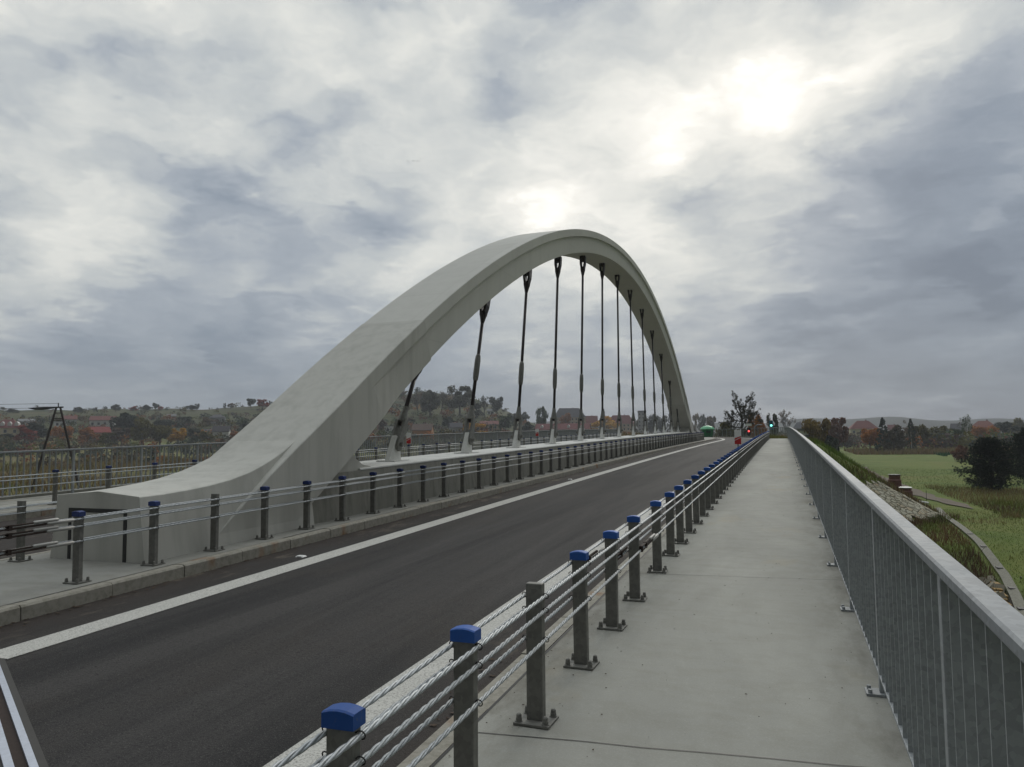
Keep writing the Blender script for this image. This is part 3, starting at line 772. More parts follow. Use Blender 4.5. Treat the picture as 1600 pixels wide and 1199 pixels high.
def ground_mat():
    m, nt, b = new_mat('ground'); v = coords(nt)
    fine = noise(nt, v, 1.3, 6, .75); mid = noise(nt, v, .09, 6, .65, .6); bigm = noise(nt, v, .018, 4, .6)
    col = ramp(nt, mid, [(.30, (.058,.085,.015)), (.45, (.090,.128,.022)), (.58, (.115,.138,.028)), (.72, (.135,.125,.040))])
    dry = mix(nt, col, (.125,.105,.055), ramp(nt, bigm, [(.42, g3(0)), (.62, g3(.8))]))
    sx = nd(nt, 'ShaderNodeSeparateXYZ'); nt.links.new(v, sx.inputs[0])
    # the meadow on the right stays green, the reed flats on the left are straw coloured
    lf = nd(nt, 'ShaderNodeMapRange'); lf.inputs[1].default_value = -12; lf.inputs[2].default_value = -26; nt.links.new(sx.outputs[0], lf.inputs[0])
    straw = mix(nt, dry, (.155,.125,.060), ramp(nt, noise(nt, coords(nt, (.4,1.4,1)), .12, 5, .6), [(.40, g3(.15)), (.6, g3(.85))]))
    c = mix(nt, col, straw, lf.outputs[0])
    # hillside strips follow the contours
    hz = math_(nt, 'ADD', math_(nt, 'MULTIPLY', sx.outputs[2], .42), math_(nt, 'MULTIPLY', noise(nt, v, .012, 3, .5), 5.0))
    wv = nd(nt, 'ShaderNodeTexNoise', noise_dimensions='1D'); wv.inputs['Scale'].default_value = 1.0; wv.inputs['Detail'].default_value = 3
    nt.links.new(hz, wv.inputs['W'])
    hill = ramp(nt, wv.outputs['Fac'], [(.32, (.022,.032,.016)), (.45, (.045,.058,.020)), (.54, (.085,.076,.038)), (.62, (.042,.060,.020)), (.75, (.07,.052,.034))])
    hm = nd(nt, 'ShaderNodeMapRange'); hm.inputs[1].default_value = -1; hm.inputs[2].default_value = 5; nt.links.new(sx.outputs[2], hm.inputs[0])
    fy = nd(nt, 'ShaderNodeMapRange'); fy.inputs[1].default_value = 200; fy.inputs[2].default_value = 240; nt.links.new(sx.outputs[1], fy.inputs[0])
    c = mix(nt, c, hill, math_(nt, 'MULTIPLY', hm.outputs[0], fy.outputs[0]))
    wood = nd(nt, 'ShaderNodeMapRange'); wood.inputs[1].default_value = 900; wood.inputs[2].default_value = 1250; nt.links.new(sx.outputs[1], wood.inputs[0])
    c = mix(nt, c, mix(nt, (.012,.017,.013), (.026,.028,.019), noise(nt, v, .03, 6, .7)), wood.outputs[0])
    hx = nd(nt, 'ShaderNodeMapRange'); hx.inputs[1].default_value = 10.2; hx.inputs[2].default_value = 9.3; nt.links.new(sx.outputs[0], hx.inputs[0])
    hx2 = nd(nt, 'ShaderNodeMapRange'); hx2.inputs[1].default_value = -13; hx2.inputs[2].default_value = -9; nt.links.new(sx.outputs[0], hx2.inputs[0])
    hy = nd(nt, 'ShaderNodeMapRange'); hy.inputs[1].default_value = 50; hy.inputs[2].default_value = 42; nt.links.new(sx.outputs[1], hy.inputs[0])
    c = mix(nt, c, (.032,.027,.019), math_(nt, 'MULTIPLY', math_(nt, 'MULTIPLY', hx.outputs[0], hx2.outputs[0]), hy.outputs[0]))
    c = mix(nt, c, mix(nt, g3(.72), g3(1.28), fine), 1.0, 'MULTIPLY')
    setc(nt, b, c, .95, 0, .15); bump(nt, b, fine, .8, .25); M['ground'] = m
ground_mat()
struct(link('ground', ground_mesh(), M['ground']))
def ribbon(name, pts, w, mat, lift, n=60, wob=.0):
    mb = MB(); P = []
    L = [0]
    for a, b in zip(pts, pts[1:]): L.append(L[-1] + math.dist(a, b))
    rr = random.Random(5); rings = []
    for i in range(n+1):
        s = L[-1]*i/n; k = max(j for j in range(len(L)) if L[j] <= s + 1e-6); k = min(k, len(pts)-2)
        t = (s-L[k])/(L[k+1]-L[k]); x = pts[k][0]+(pts[k+1][0]-pts[k][0])*t; y = pts[k][1]+(pts[k+1][1]-pts[k][1])*t
        ww = w*(1+wob*(math.sin(i*.9)*.5+math.sin(i*.37+1)*.5))*(1 if name != 'dirt_path' else min(1, (n-i)/9+.08)); row = []
        for q in (-1,-.5,0,.5,1):
            xx = x+q*ww/2; row.append((xx, y, terrain(xx, y) + lift))
        rings.append(row)
    mb.loft(rings, closed=False); return mb.build(name, M[mat], fix=False)
plain('dirt', (.095,.074,.050), .95, 0, .5, .8)
struct(ribbon('dirt_path', PATH, 1.9, 'dirt', .08, 90, .4))
# river pool on the left and the river under the bridge
mw, ntw, bw = new_mat('water'); setc(ntw, bw, (.03,.04,.045), .08, 0, .6)
bump(ntw, bw, noise(ntw, coords(ntw), 1.6, 4, .6), .12, .05); M['water'] = mw
mb = MB(); mb.add([(-100+31*math.cos(a), 104+11.5*math.sin(a), -5.45) for a in [i*math.pi/16 for i in range(32)]], [tuple(range(32))])
struct(mb.build('water', mw, fix=False))
mb = MB(); mb.add([(-60,18,-5.95),(12,18,-5.95),(12,40,-5.95),(-60,40,-5.95)], [(0,1,2,3)])
struct(mb.build('water', mw, fix=False))

# stone faced cone of the far abutment
def stone_mat():
    m, nt, b = new_mat('rubble_stone'); v = coords(nt)
    vo = nd(nt, 'ShaderNodeTexVoronoi', feature='F1'); vo.inputs['Scale'].default_value = 2.4; nt.links.new(v, vo.inputs['Vector'])
    ve = nd(nt, 'ShaderNodeTexVoronoi', feature='DISTANCE_TO_EDGE'); ve.inputs['Scale'].default_value = 2.4; nt.links.new(v, ve.inputs['Vector'])
    sp = nd(nt, 'ShaderNodeSeparateColor'); nt.links.new(vo.outputs['Color'], sp.inputs[0])
    c = ramp(nt, sp.outputs[0], [(0, (.29,.27,.20)), (.4, (.35,.33,.25)), (.7, (.39,.37,.29)), (1, (.34,.27,.17))])
    c = mix(nt, (.13,.115,.07), c, ramp(nt, ve.outputs['Distance'], [(.015, g3(0)), (.06, g3(1))]))
    c = mix(nt, c, mix(nt, g3(.7), g3(1.25), noise(nt, v, 3, 5, .7)), 1.0, 'MULTIPLY')
    setc(nt, b, c, .9, 0, .2); bump(nt, b, ramp(nt, ve.outputs['Distance'], [(0, g3(0)), (.15, g3(1))]), .8, .12); M['rubble_stone'] = m
stone_mat()
mb = MB(); rings = []
for i in range(25):
    f = i/24; row = []
    for k in range(13):
        # sweep the cone: angle from straight ahead (towards the camera) to sideways, radius down the slope
        a = math.radians(20 + (48 + 27*k/12)*f); rr_ = 4.5 + .25*math.sin(i*1.3) + (3.9 + .4*math.sin(i*1.9))*k/12
        cx, cy = 2.8, 67.0
        x, y = cx + rr_*math.sin(a), cy - rr_*math.cos(a)
        row.append((x, y, terrain(x, y) + .09 + .05*math.sin(i*2.1+k*1.7)))
    rings.append(row)
mb.loft(rings, closed=False)
cone = mb.build('stone_revetment', M['rubble_stone'], smooth=True, fix=False)
tag(cone, 'pale stone faced slope below the railing, beside the rust brown shaft', 'stone slope')
# concrete gutter
gt = ribbon('drainage_gutter', GUT, .42, 'old_concrete', .16, 50); gt.data.materials[0] = M['old_concrete']
tag(gt, 'long concrete gutter strip running down the grass toward lower right', 'gutter')
mb = MB()
for y in (44.9, 49.5, 54, 36.8, 33.6, 40.6):
    x = np.interp(y, GY, GX); z = terrain(x, y)+.185
    MB().box(x-.13, x+.13, y-.2, y+.2, z-.02, z+.012).build('inlet', M['black'], gt)
mb = MB()
for i in range(24):
    y = 28.5 + .58*i + R.uniform(-.08,.08); x = np.interp(y, GY, GX) - .55 + R.uniform(-.06,.06); z = terrain(x, y)
    mb.box(x-.16, x+.2, y-.25, y+.25, z-.1, z+.22+R.uniform(-.04,.05))
bk = mb.build('edging_blocks', plain('ochre_block', (.26,.17,.065), .9, 0, .4, 3), bevel=.03)
tag(bk, 'row of ochre edging blocks beside the concrete gutter at lower right', 'edging')
# shafts, pipe, stick at the foot of the stone slope
def shaft(x, y, r, h, label, lid):
    o = thing('drainage_shaft', label, 'shaft', (x, y, terrain(x, y)-.3))
    mb = MB(); mb.tube([(0,0,0),(0,0,h*.42),(0,0,h*.45),(0,0,h*.47),(0,0,h*.72),(0,0,h*.74),(0,0,h*.8),(0,0,h)], [r*1.05,r*1.05,r*1.1,r,r,r*1.04,r*.86,r*.86], 20)
    mb.build('shaft_ring', M['terracotta'], o)
    MB().tube([(0,0,h+.001),(0,0,h+.05),(0,0,h+.09)], [r*.95,r*.98,r*.85], 20).build('lid', M[lid], o)
shaft(11.25, 90.7, .66, 2.15, 'tall rust brown round shaft with dark rim beside the dirt path', 'black')
shaft(11.25, 83.2, .62, 1.25, 'low rust brown shaft with pale lid below the taller one', 'white_paint')
pp = thing('drain_pipe', 'white drain pipe end sticking out of the stone slope', 'pipe', (11.0, 73.9, terrain(11.0,73.9)+.25)); pp.rotation_euler = (0,0,math.radians(70))
MB().tube([(0,0,0),(0,-.75,-.1)], .10, 14).build('pipe_wall', M['white_paint'], pp)
MB().tube([(0,-.753,-.1),(0,-.756,-.1003)], .075, 14).build('pipe_mouth', M['black'], pp)
tag(MB().tube([(11.9,76,terrain(11.9,76)-.1),(11.93,76,terrain(11.9,76)+1.25)], .022, 6).build('marker_stick', M['dark_wood']), 'thin dark stick standing beside the dirt path near the pipe', 'stick')
# rubble in the hollow at lower right
mb = MB(); tints = []; rs_ = random.Random(11)
for i in range(900):
    y = rs_.uniform(24, 43.5); x = np.interp(y, GY, GX) - .5 - 3.6*rs_.random()**1.2 if rs_.random() < .95 else np.interp(y, GY, GX) + rs_.uniform(.6, 2); s = .06 + .32*rs_.random()**4; z = terrain(x, y)+.05
    ang = [rs_.uniform(0,6.3) for _ in range(3)]
    mm = (Matrix.Rotation(ang[0],3,'X') @ Matrix.Rotation(ang[1],3,'Z'))
    pts = [mm @ Vector((sx*s*rs_.uniform(.5,1), sy*s*rs_.uniform(.5,1), sz*s*rs_.uniform(.4,.8))) for sx in (-1,1) for sy in (-1,1) for sz in (-1,1)]
    mb.add([(p.x+x, p.y+y, p.z+z) for p in pts], [(0,1,3,2),(4,6,7,5),(0,4,5,1),(2,3,7,6),(0,2,6,4),(1,5,7,3)])
struct(mb.build('rubble', plain('rock', (.22,.20,.15), .9, 0, .55, .9), bevel=.02), 'stuff')

# ------------------------------------------------------------------ grass and weeds (uncountable)
def blades(name, spots, mat='blade'):
    """spots: (x, y, z, height, width, colour)"""
    n = len(spots); V = np.empty((n*3, 3)); rg = np.random.default_rng(4)
    a = rg.uniform(0, 6.28, n); A = np.array([s[:5] for s in spots]); C = np.array([s[5] for s in spots])
    dx, dy = np.cos(a)*A[:,4]/2, np.sin(a)*A[:,4]/2; lean = rg.normal(0, .28, (n,2))*A[:,3:4]
    V[0::3] = np.c_[A[:,0]-dx, A[:,1]-dy, A[:,2]-.03]; V[1::3] = np.c_[A[:,0]+dx, A[:,1]+dy, A[:,2]-.03]
    V[2::3] = np.c_[A[:,0]+lean[:,0], A[:,1]+lean[:,1], A[:,2]+A[:,3]]
    me = bpy.data.meshes.new(name); me.from_pydata(V.tolist(), [], [(3*i,3*i+1,3*i+2) for i in range(n)]); me.update()
    at = me.color_attributes.new('tint', 'FLOAT_COLOR', 'POINT')
    at.data.foreach_set('color', np.c_[np.repeat(C, 3, 0), np.ones(n*3)].astype(np.float32).ravel())
    return struct(link(name, me, M[mat]), 'stuff')
GREEN = (.080,.125,.018); OL = (.112,.125,.030); DRY = (.17,.13,.06); BR = (.095,.06,.035); DG = (.03,.045,.014); RED = (.12,.05,.03)
def jit(c, r, k=.35): f = r.uniform(1-k, 1+k); return tuple(q*f*r.uniform(.9,1.1) for q in c)
rg_ = random.Random(21); sp = []
def field(n, x0, x1, y0, y1, fn):
    for _ in range(n):
        x, y = rg_.uniform(x0, x1), y0 + (y1-y0)*rg_.random()**1.3
        q = fn(x, y)
        if q: h, w, c = q; sp.append((x, y, terrain(x, y), h*rg_.uniform(.5,1.3), w, jit(c, rg_, .2)))
def f_lawn(x, y):
    if seg_dist(x, y, PATH) < .7 + .5*rg_.random() or seg_dist(x, y, GUT) < .33: return None
    k = lump(x*3, y*3) + .5*lump(x*9, y*8)
    return (.10 if k < .4 else .22, .035, GREEN if k < .15 else OL if k < .6 else DRY)
def f_hollow(x, y):
    gx = np.interp(y, GY, GX)
    if x > gx-.45 or in_stone(x, y, .3) or (y < 42.5 and rg_.random() < .8): return None
    k = lump(x*4, y*3)
    return (.55 if k > 0 else .38, .045, DG if k > .45 else BR if k > .1 else OL if k > -.35 else RED if rg_.random() < .4 else DRY)
def f_bank(x, y):
    e = x - (2.0 + bend(y)) if y > 67 else math.hypot(max(x-2.8,0), 67-y)
    if in_stone(x, y): return None
    if e < .2 or e > 9.8 or seg_dist(x, y, PATH) < 1.2: return None
    return (.42, .06, OL if lump(x*5, y*2) > .3 else GREEN if e < 4.5 else BR if rg_.random() < .55 else DRY)
def f_edge(x, y):
    k = lump(x*2.2, y*2.2)
    return (.5, .06, (.21,.165,.075) if k > .1 else (.16,.135,.055) if k > -.25 else OL if k > -.6 else BR)
field(26000, 9.5, 26, 30, 72, f_lawn)
field(20000, 3.5, 12, 24, 66, f_hollow)
field(24000, -2, 13, 60, 140, f_bank)
field(12000, 15.5, 34, 66, 100, f_edge)
field(9000, 14, 42, 96, 150, lambda x, y: (.12, .06, GREEN if lump(x*2, y*2) > -.2 else OL))
field(5000, 40, 75, 195, 245, lambda x, y: (.8, .5, (.03,.085,.035)) if lump(x*2.1, y*.9) > .1 else None)
field(7000, 20, 110, 240, 290, lambda x, y: (1.3, .5, DRY))
blades('grass', sp); sp = []
# rough weeds between footway end and the bent railing
for _ in range(2600):
    y = 78.2 + 16*rg_.random()**1.4; x = rg_.uniform(-1.7, .4) + bend(y)
    sp.append((x, y, deck(y)-.32, rg_.uniform(.3, 1.0)*(.55+.6*abs(lump(x*6,y*5))), .05, jit((.16,.15,.04) if rg_.random() < .6 else OL, rg_)))
blades('weeds', sp); sp = []
# reeds on the flats at the left
for _ in range(42000):
    x = rg_.uniform(-190, -24); y = rg_.uniform(22, 190)
    if x/max(y,1) < -1.6 or math.hypot((x+100)/29, (y-104)/10.5) < 1.08: continue
    k = lump(x*.8, y*.8) + .4*lump(x*2.7, y*2.9)
    if k < -.55: continue
    c = DRY if k > .1 else (.20,.15,.055) if k > -.15 else BR if k > -.35 else OL
    sp.append((x, y, terrain(x, y), rg_.uniform(.6, 1.7), .16, jit(c, rg_)))
blades('reeds', sp); sp = []

# ------------------------------------------------------------------ trees
def rand_dir(r):
    while True:
        p = Vector((r.uniform(-1,1), r.uniform(-1,1), r.uniform(-1,1)))
        if .05 < p.length < 1: return p.normalized()
def leaf_quads(mb, centre, rad, n, size, r, squash=1.0, shell=.55):
    for _ in range(n):
        d = rand_dir(r); q = rad*(shell + (1-shell)*r.random()) if r.random() < .8 else rad*r.random()
        p = Vector(centre) + Vector((d.x*q, d.y*q, d.z*q*squash))
        nrm = (d + rand_dir(r)*.9).normalized(); u = nrm.orthogonal().normalized(); w = nrm.cross(u)
        a = r.random()*6.28; u, w = u*math.cos(a)+w*math.sin(a), w*math.cos(a)-u*math.sin(a)
        s = size*r.uniform(.6,1.5)
        mb.add([tuple(p-u*s-w*s*.5), tuple(p+u*s*.3-w*s*.7), tuple(p+u*s+w*s*.4), tuple(p-u*s*.4+w*s*.8)], [(0,1,2,3)])
def crown_mesh(kind, seed):
    r = random.Random(seed); mb = MB(); tr = MB()
    if kind in ('R', 'B', 'C'):
        lo, hi = {'R': (.20, .97), 'B': (.06, .96), 'C': (.10, .98)}[kind]
        nC = {'R': 17, 'B': 19, 'C': 14}[kind]
        for i in range(nC):
            z = lo+.08 + (hi-lo-.18)*r.betavariate(1.25, 1.35); t = (z-lo)/(hi-lo)
            env = math.sqrt(max(.03, 1-((t-.40)/.60)**2)) if kind != 'B' else math.sqrt(max(.03, 1-(t*.98)**2))
            a = r.random()*6.28; q = .34*env*math.sqrt(r.random())
            rad = r.uniform(.09,.18)*(.62+.45*env)
            leaf_quads(mb, (q*math.cos(a), q*math.sin(a), z), rad, 120, .030, r, .85)
        tr.tube([(0,0,-.06),(.01,0,.15),(.0,.01,.45),(.02,.0,.7)], [.035,.028,.018,.006], 6)
        for i in range(5):
            a = r.random()*6.28; z = r.uniform(.22,.5)
            tr.tube([(0,0,z),(.16*math.cos(a),.16*math.sin(a),z+.18),(.27*math.cos(a),.27*math.sin(a),z+.30)], [.014,.009,.003], 4)
    elif kind == 'K':
        for i in range(22):
            t = i/21; z = .08+.9*t; rad = .36*(1-t)**.8+.03
            for k in range(7):
                a = r.random()*6.28; q = rad*r.uniform(.55,1.05)
                leaf_quads(mb, (q*math.cos(a), q*math.sin(a), z-.05*q), .06*(1-t*.5), 12, .022, r, .6)
        tr.tube([(0,0,-.05),(0,0,.95)], [.03,.004], 6)
    elif kind == 'S':
        def br(p, d, L, rad, lev):
            e = p + d*L; m_ = p + d*L*.5 + rand_dir(r)*L*.06
            tr.tube([p, m_, e], [rad, rad*.8, rad*.55], 4 if lev else 6, False)
            if lev >= 3:
                leaf_quads(mb, e, .055, 9, .016, r); return
            for k in range(r.choice((3,4)) if lev else 6):
                nd_ = (d + rand_dir(r)*(.75 if lev else .62) + Vector((0,0,.18))).normalized()
                br(p + d*L*r.uniform(.45,1.0), nd_, L*r.uniform(.5,.72), rad*.5, lev+1)
        br(Vector((0,0,-.05)), Vector((0,0,1)), .46, .022, 0)
    return mb.mesh('crown_leaves', fix=False), tr.mesh('trunk_wood', fix=True)
def norm_mesh(*ms):
    co = [v.co for m in ms for v in m.vertices]
    w = max(max(c.x for c in co)-min(c.x for c in co), max(c.y for c in co)-min(c.y for c in co)); h = max(c.z for c in co)
    for m in ms:
        for v in m.vertices: v.co = (v.co.x/w, v.co.y/w, v.co.z/h)
TP = {}
for k, n in (('R',4),('B',3),('C',2),('K',2),('S',3)):
    TP[k] = []
    for s in range(n):
        a, b = crown_mesh(k, 100*ord(k)+s); norm_mesh(a, b)
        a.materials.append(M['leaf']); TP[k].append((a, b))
TCOL = {'red': (.20,.035,.022), 'orange': (.29,.115,.022), 'orange2': (.22,.090,.030), 'yellow': (.40,.225,.018), 'olive': (.085,.078,.020), 'olive2': (.15,.105,.025),
        'green': (.045,.070,.028), 'dark': (.030,.040,.027), 'brown': (.11,.078,.05), 'brown2': (.060,.050,.032), 'plum': (.085,.058,.045), 'twig': (.12,.11,.095),
        'grey': (.062,.066,.052), 'grey2': (.080,.080,.060), 'pale': (.20,.165,.135), 'pine': (.022,.036,.024), 'redbrown': (.125,.055,.035)}
def tree(x, y, w, h, kind, colr, label, z=None, i=0):
    o = thing({'K': 'conifer', 'B': 'bush'}.get(kind, 'tree'), label, 'bush' if kind == 'B' else 'tree', (x, y, terrain(x, y)-.1 if z is None else z), R.uniform(0, 6.28), 'background trees and bushes')
    a, b = TP[kind][i % len(TP[kind])]
    c = link('crown', a, None, o); c.color = (*TCOL[colr], 1)
    pale = 'birch' in label or colr == 'pale'
    t = bpy.data.objects.new('trunk', b); COL.objects.link(t); t.parent = o
    if len(b.materials) == 0: b.materials.append(M['bark'])
    if pale: t.material_slots[0].link = 'OBJECT'; t.material_slots[0].material = M['bark_pale']
    o.scale = (w, w, h)
    return o
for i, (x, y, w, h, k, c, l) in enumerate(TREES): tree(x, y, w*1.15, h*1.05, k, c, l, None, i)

# half bare roadside tree with dark clumps
def bare_tree():
    r = random.Random(8); wood = MB(); lv = MB(); ends = []
    def br(p, d, L, rad, lev):
        pts = [p]; dd = d.copy()
        for i in range(3):
            dd = (dd + rand_dir(r)*.22 + Vector((0,0,.05))).normalized(); pts.append(pts[-1] + dd*L/3)
        wood.tube(pts, [rad, rad*.85, rad*.7, rad*.55], 6 if lev < 2 else 4, False)
        if lev >= 3:
            ends.append(pts[-1]); ends.append(pts[2]); return
        for k in range(4):
            nd_ = (dd*.75 + rand_dir(r)*.9 + Vector((0,0,.10))).normalized()
            br(pts[r.choice((1,2,3))], nd_, L*r.uniform(.5,.75), rad*.5, lev+1)
        br(pts[-1], (dd + rand_dir(r)*.35).normalized(), L*.7, rad*.6, lev+1)
    wood.tube([(0,0,-.3),(.1,0,3),(0,.1,6.2),(.1,.1,8.0),(.2,0,9.4)], [.36,.27,.22,.15,.08], 8)
    for k in range(9):
        a = k*2.4 + r.uniform(-.3,.3); z = 6.3 + .36*k; el = r.uniform(.1,.75)
        br(Vector((.08,.08,z)), Vector((math.cos(a)*math.cos(el), math.sin(a)*math.cos(el), math.sin(el))), 2.7 - .06*k, .13, 1)
    for e in ends:
        if r.random() < .85: leaf_quads(lv, e, .34, 12, .10, r)
    a, b = lv.mesh('crown_leaves', fix=False), wood.mesh('trunk_wood', fix=False); a.materials.append(M['leaf']); b.materials.append(M['bark'])
    co = [v.co for v in b.vertices]; h = max(c.z for c in co); w = max(c.x for c in co)-min(c.x for c in co)
    return a, b, w, h
x0, y0 = -6.85, 140.0; a, b, w, h = bare_tree(); zt = terrain(x0, y0)
o = thing('roadside_tree', 'half bare tree with dark leaf clumps standing tall above the end of the road', 'tree', (x0, y0, zt), .6)
o.scale = (7.3/w, 7.3/w, (9.1-zt)/h)
c = link('crown', a, None, o); c.color = (.034,.033,.022,1); link('trunk', b, None, o)

# the two near pines
def pine(seed):
    r = random.Random(seed); mb = MB(); tr = MB()
    tr.tube([(0,0,-.3),(0,0,2),(0.1,0,5.6)], [.17,.12,.03], 7)
    n = 0
    for i in range(230):
        t = r.random(); z = .35 + 5.1*t; env = 3.35*math.sin(math.pi*(.30+.66*t))**.75
        a = r.random()*6.28; q = env*r.uniform(.35, 1.03)
        tip = Vector((q*math.cos(a), q*math.sin(a), z + .18*q - .25)); root = Vector((0,0,max(.3, z-.3)))
        if r.random() < .4: tr.tube([root, (root+tip)/2 + Vector((0,0,.08)), tip], [.045,.03,.008], 4, False)
        out = (tip-root).normalized()
        for k in range(22):
            c = tip - out*r.uniform(0,1.1)*q*.5 + rand_dir(r)*.30
            ax = (out + Vector((0,0,.55)) + rand_dir(r)*.5).normalized()
            for m_ in range(11):
                d = (ax + rand_dir(r)*.8).normalized(); s = d.orthogonal().normalized()*.024; L = r.uniform(.16,.32)
                mb.add([tuple(c-s), tuple(c+s), tuple(c+d*L)], [(0,1,2)])
    return mb, tr
for k, (x, y, s, sz, lab) in enumerate(((21.4, 95.4, 1.06, 1.06, 'dark rounded pine standing on the meadow behind the dry grass, nearer of two'), (30.2, 114.5, 1.0, 1.24, 'taller dark pine behind the rounded one, cut by the right picture edge'))):
    mb, tr = pine(40+k)
    o = thing('pine_tree', lab, 'pine', (x, y, terrain(x, y)), k*2.0); o.scale = (s, s, sz)
    c = mb.build('crown', M['leaf'], o, fix=False); c.color = (.011,.018,.012,1); tr.build('trunk', M['bark'], o)

# woodland and scrub that reads as one mass between the houses and along the meadow edge
def mass(name, n, pick, size):
    r = random.Random(77); V = MB(); cols = []
    for _ in range(n):
        q = pick(r)
        if not q: continue
        x, y, rad, c = q; z = terrain(x, y); b0 = len(V.v)
        for _ in range(3):
            leaf_quads(V, (x+r.gauss(0,rad*.5), y+r.gauss(0,rad*.5), z+rad*r.uniform(.3,.9)), rad*r.uniform(.5,.8), 24, size*rad, r, .9)
        f = tuple(1.25*q for q in jit(c, r, .3)); cols += [f]*(len(V.v)-b0)
    me = V.mesh(name, fix=False)
    at = me.color_attributes.new('tint', 'FLOAT_COLOR', 'POINT')
    at.data.foreach_set('color', np.c_[np.array(cols), np.ones(len(cols))].astype(np.float32).ravel())
    return struct(link(name, me, M['wood_leaf']), 'stuff')
PAL = [TCOL[k] for k in ('dark','dark','dark','olive','olive','green','grey','brown','brown2','orange2','plum','redbrown')]
def pk_town(r):
    az = math.radians(r.uniform(-57, -12)); d = r.uniform(300, 560); x, y = d*math.sin(az), d*math.cos(az)
    return x, y, r.uniform(2.0, 4.2), r.choice(PAL)
def pk_hill(r):
    az = math.radians(r.uniform(-57, -19)); d = r.uniform(560, 760); x, y = d*math.sin(az), d*math.cos(az)
    knob = -28.5 < math.degrees(az) < -22.5
    if not knob and r.random() < .72: return None
    if knob and lump(x*.3, y*.3) < -.1: return None
    return x, y, r.uniform(2.0, 5.0) if knob else r.uniform(1.4, 3.2), r.choice([TCOL[k] for k in ('grey','dark','grey','olive','brown')])
def pk_edge(r):
    az = math.radians(r.uniform(-12, 17)); d = 285 + 280*r.random()**1.7; x, y = d*math.sin(az), d*math.cos(az)
    if d < 330 and lump(x*.6, y*.6) < .2: return None
    return x, y, r.uniform(2.4, 5.4), r.choice(PAL)
def pk_flat(r):
    az = math.radians(r.uniform(-57, -14)); d = r.uniform(170, 310); x, y = d*math.sin(az), d*math.cos(az)
    if lump(x*.5, y*.5) < .2: return None
    return x, y, r.uniform(.8, 2.0), r.choice([TCOL[k] for k in ('olive','brown','dark','orange2','brown2')])
mass('wood', 900, pk_town, .13); mass('wood', 620, pk_hill, .15); mass('wood', 760, pk_edge, .12); mass('scrub', 420, pk_flat, .14)

# ------------------------------------------------------------------ houses
plain('roof_red', (.13,.036,.032), .8, 0, .25, .6); plain('roof_red2', (.21,.042,.036), .8, 0, .2, .6); plain('roof_redbrick', (.14,.048,.04), .85, 0, .3, .6)
plain('roof_pink', (.17,.07,.062), .85, 0, .25, .6); plain('roof_grey', (.18,.18,.18), .85, 0, .25, .6); plain('roof_slate', (.085,.082,.09), .85, 0, .25, .6)
plain('roof_dark', (.05,.045,.05), .85, 0, .25, .6); plain('roof_brown', (.11,.075,.06), .85, 0, .25, .6); plain('roof_redbrown', (.17,.065,.05), .85, 0, .25, .6)
for n, c in (('cream', (.52,.46,.32)), ('white', (.55,.55,.53)), ('tan', (.36,.28,.20)), ('grey', (.26,.26,.26)), ('beige', (.40,.31,.23)), ('orange', (.40,.20,.09)), ('redwall', (.30,.13,.10))):
    plain('wall_'+n, c, .9, 0, .12, .4)
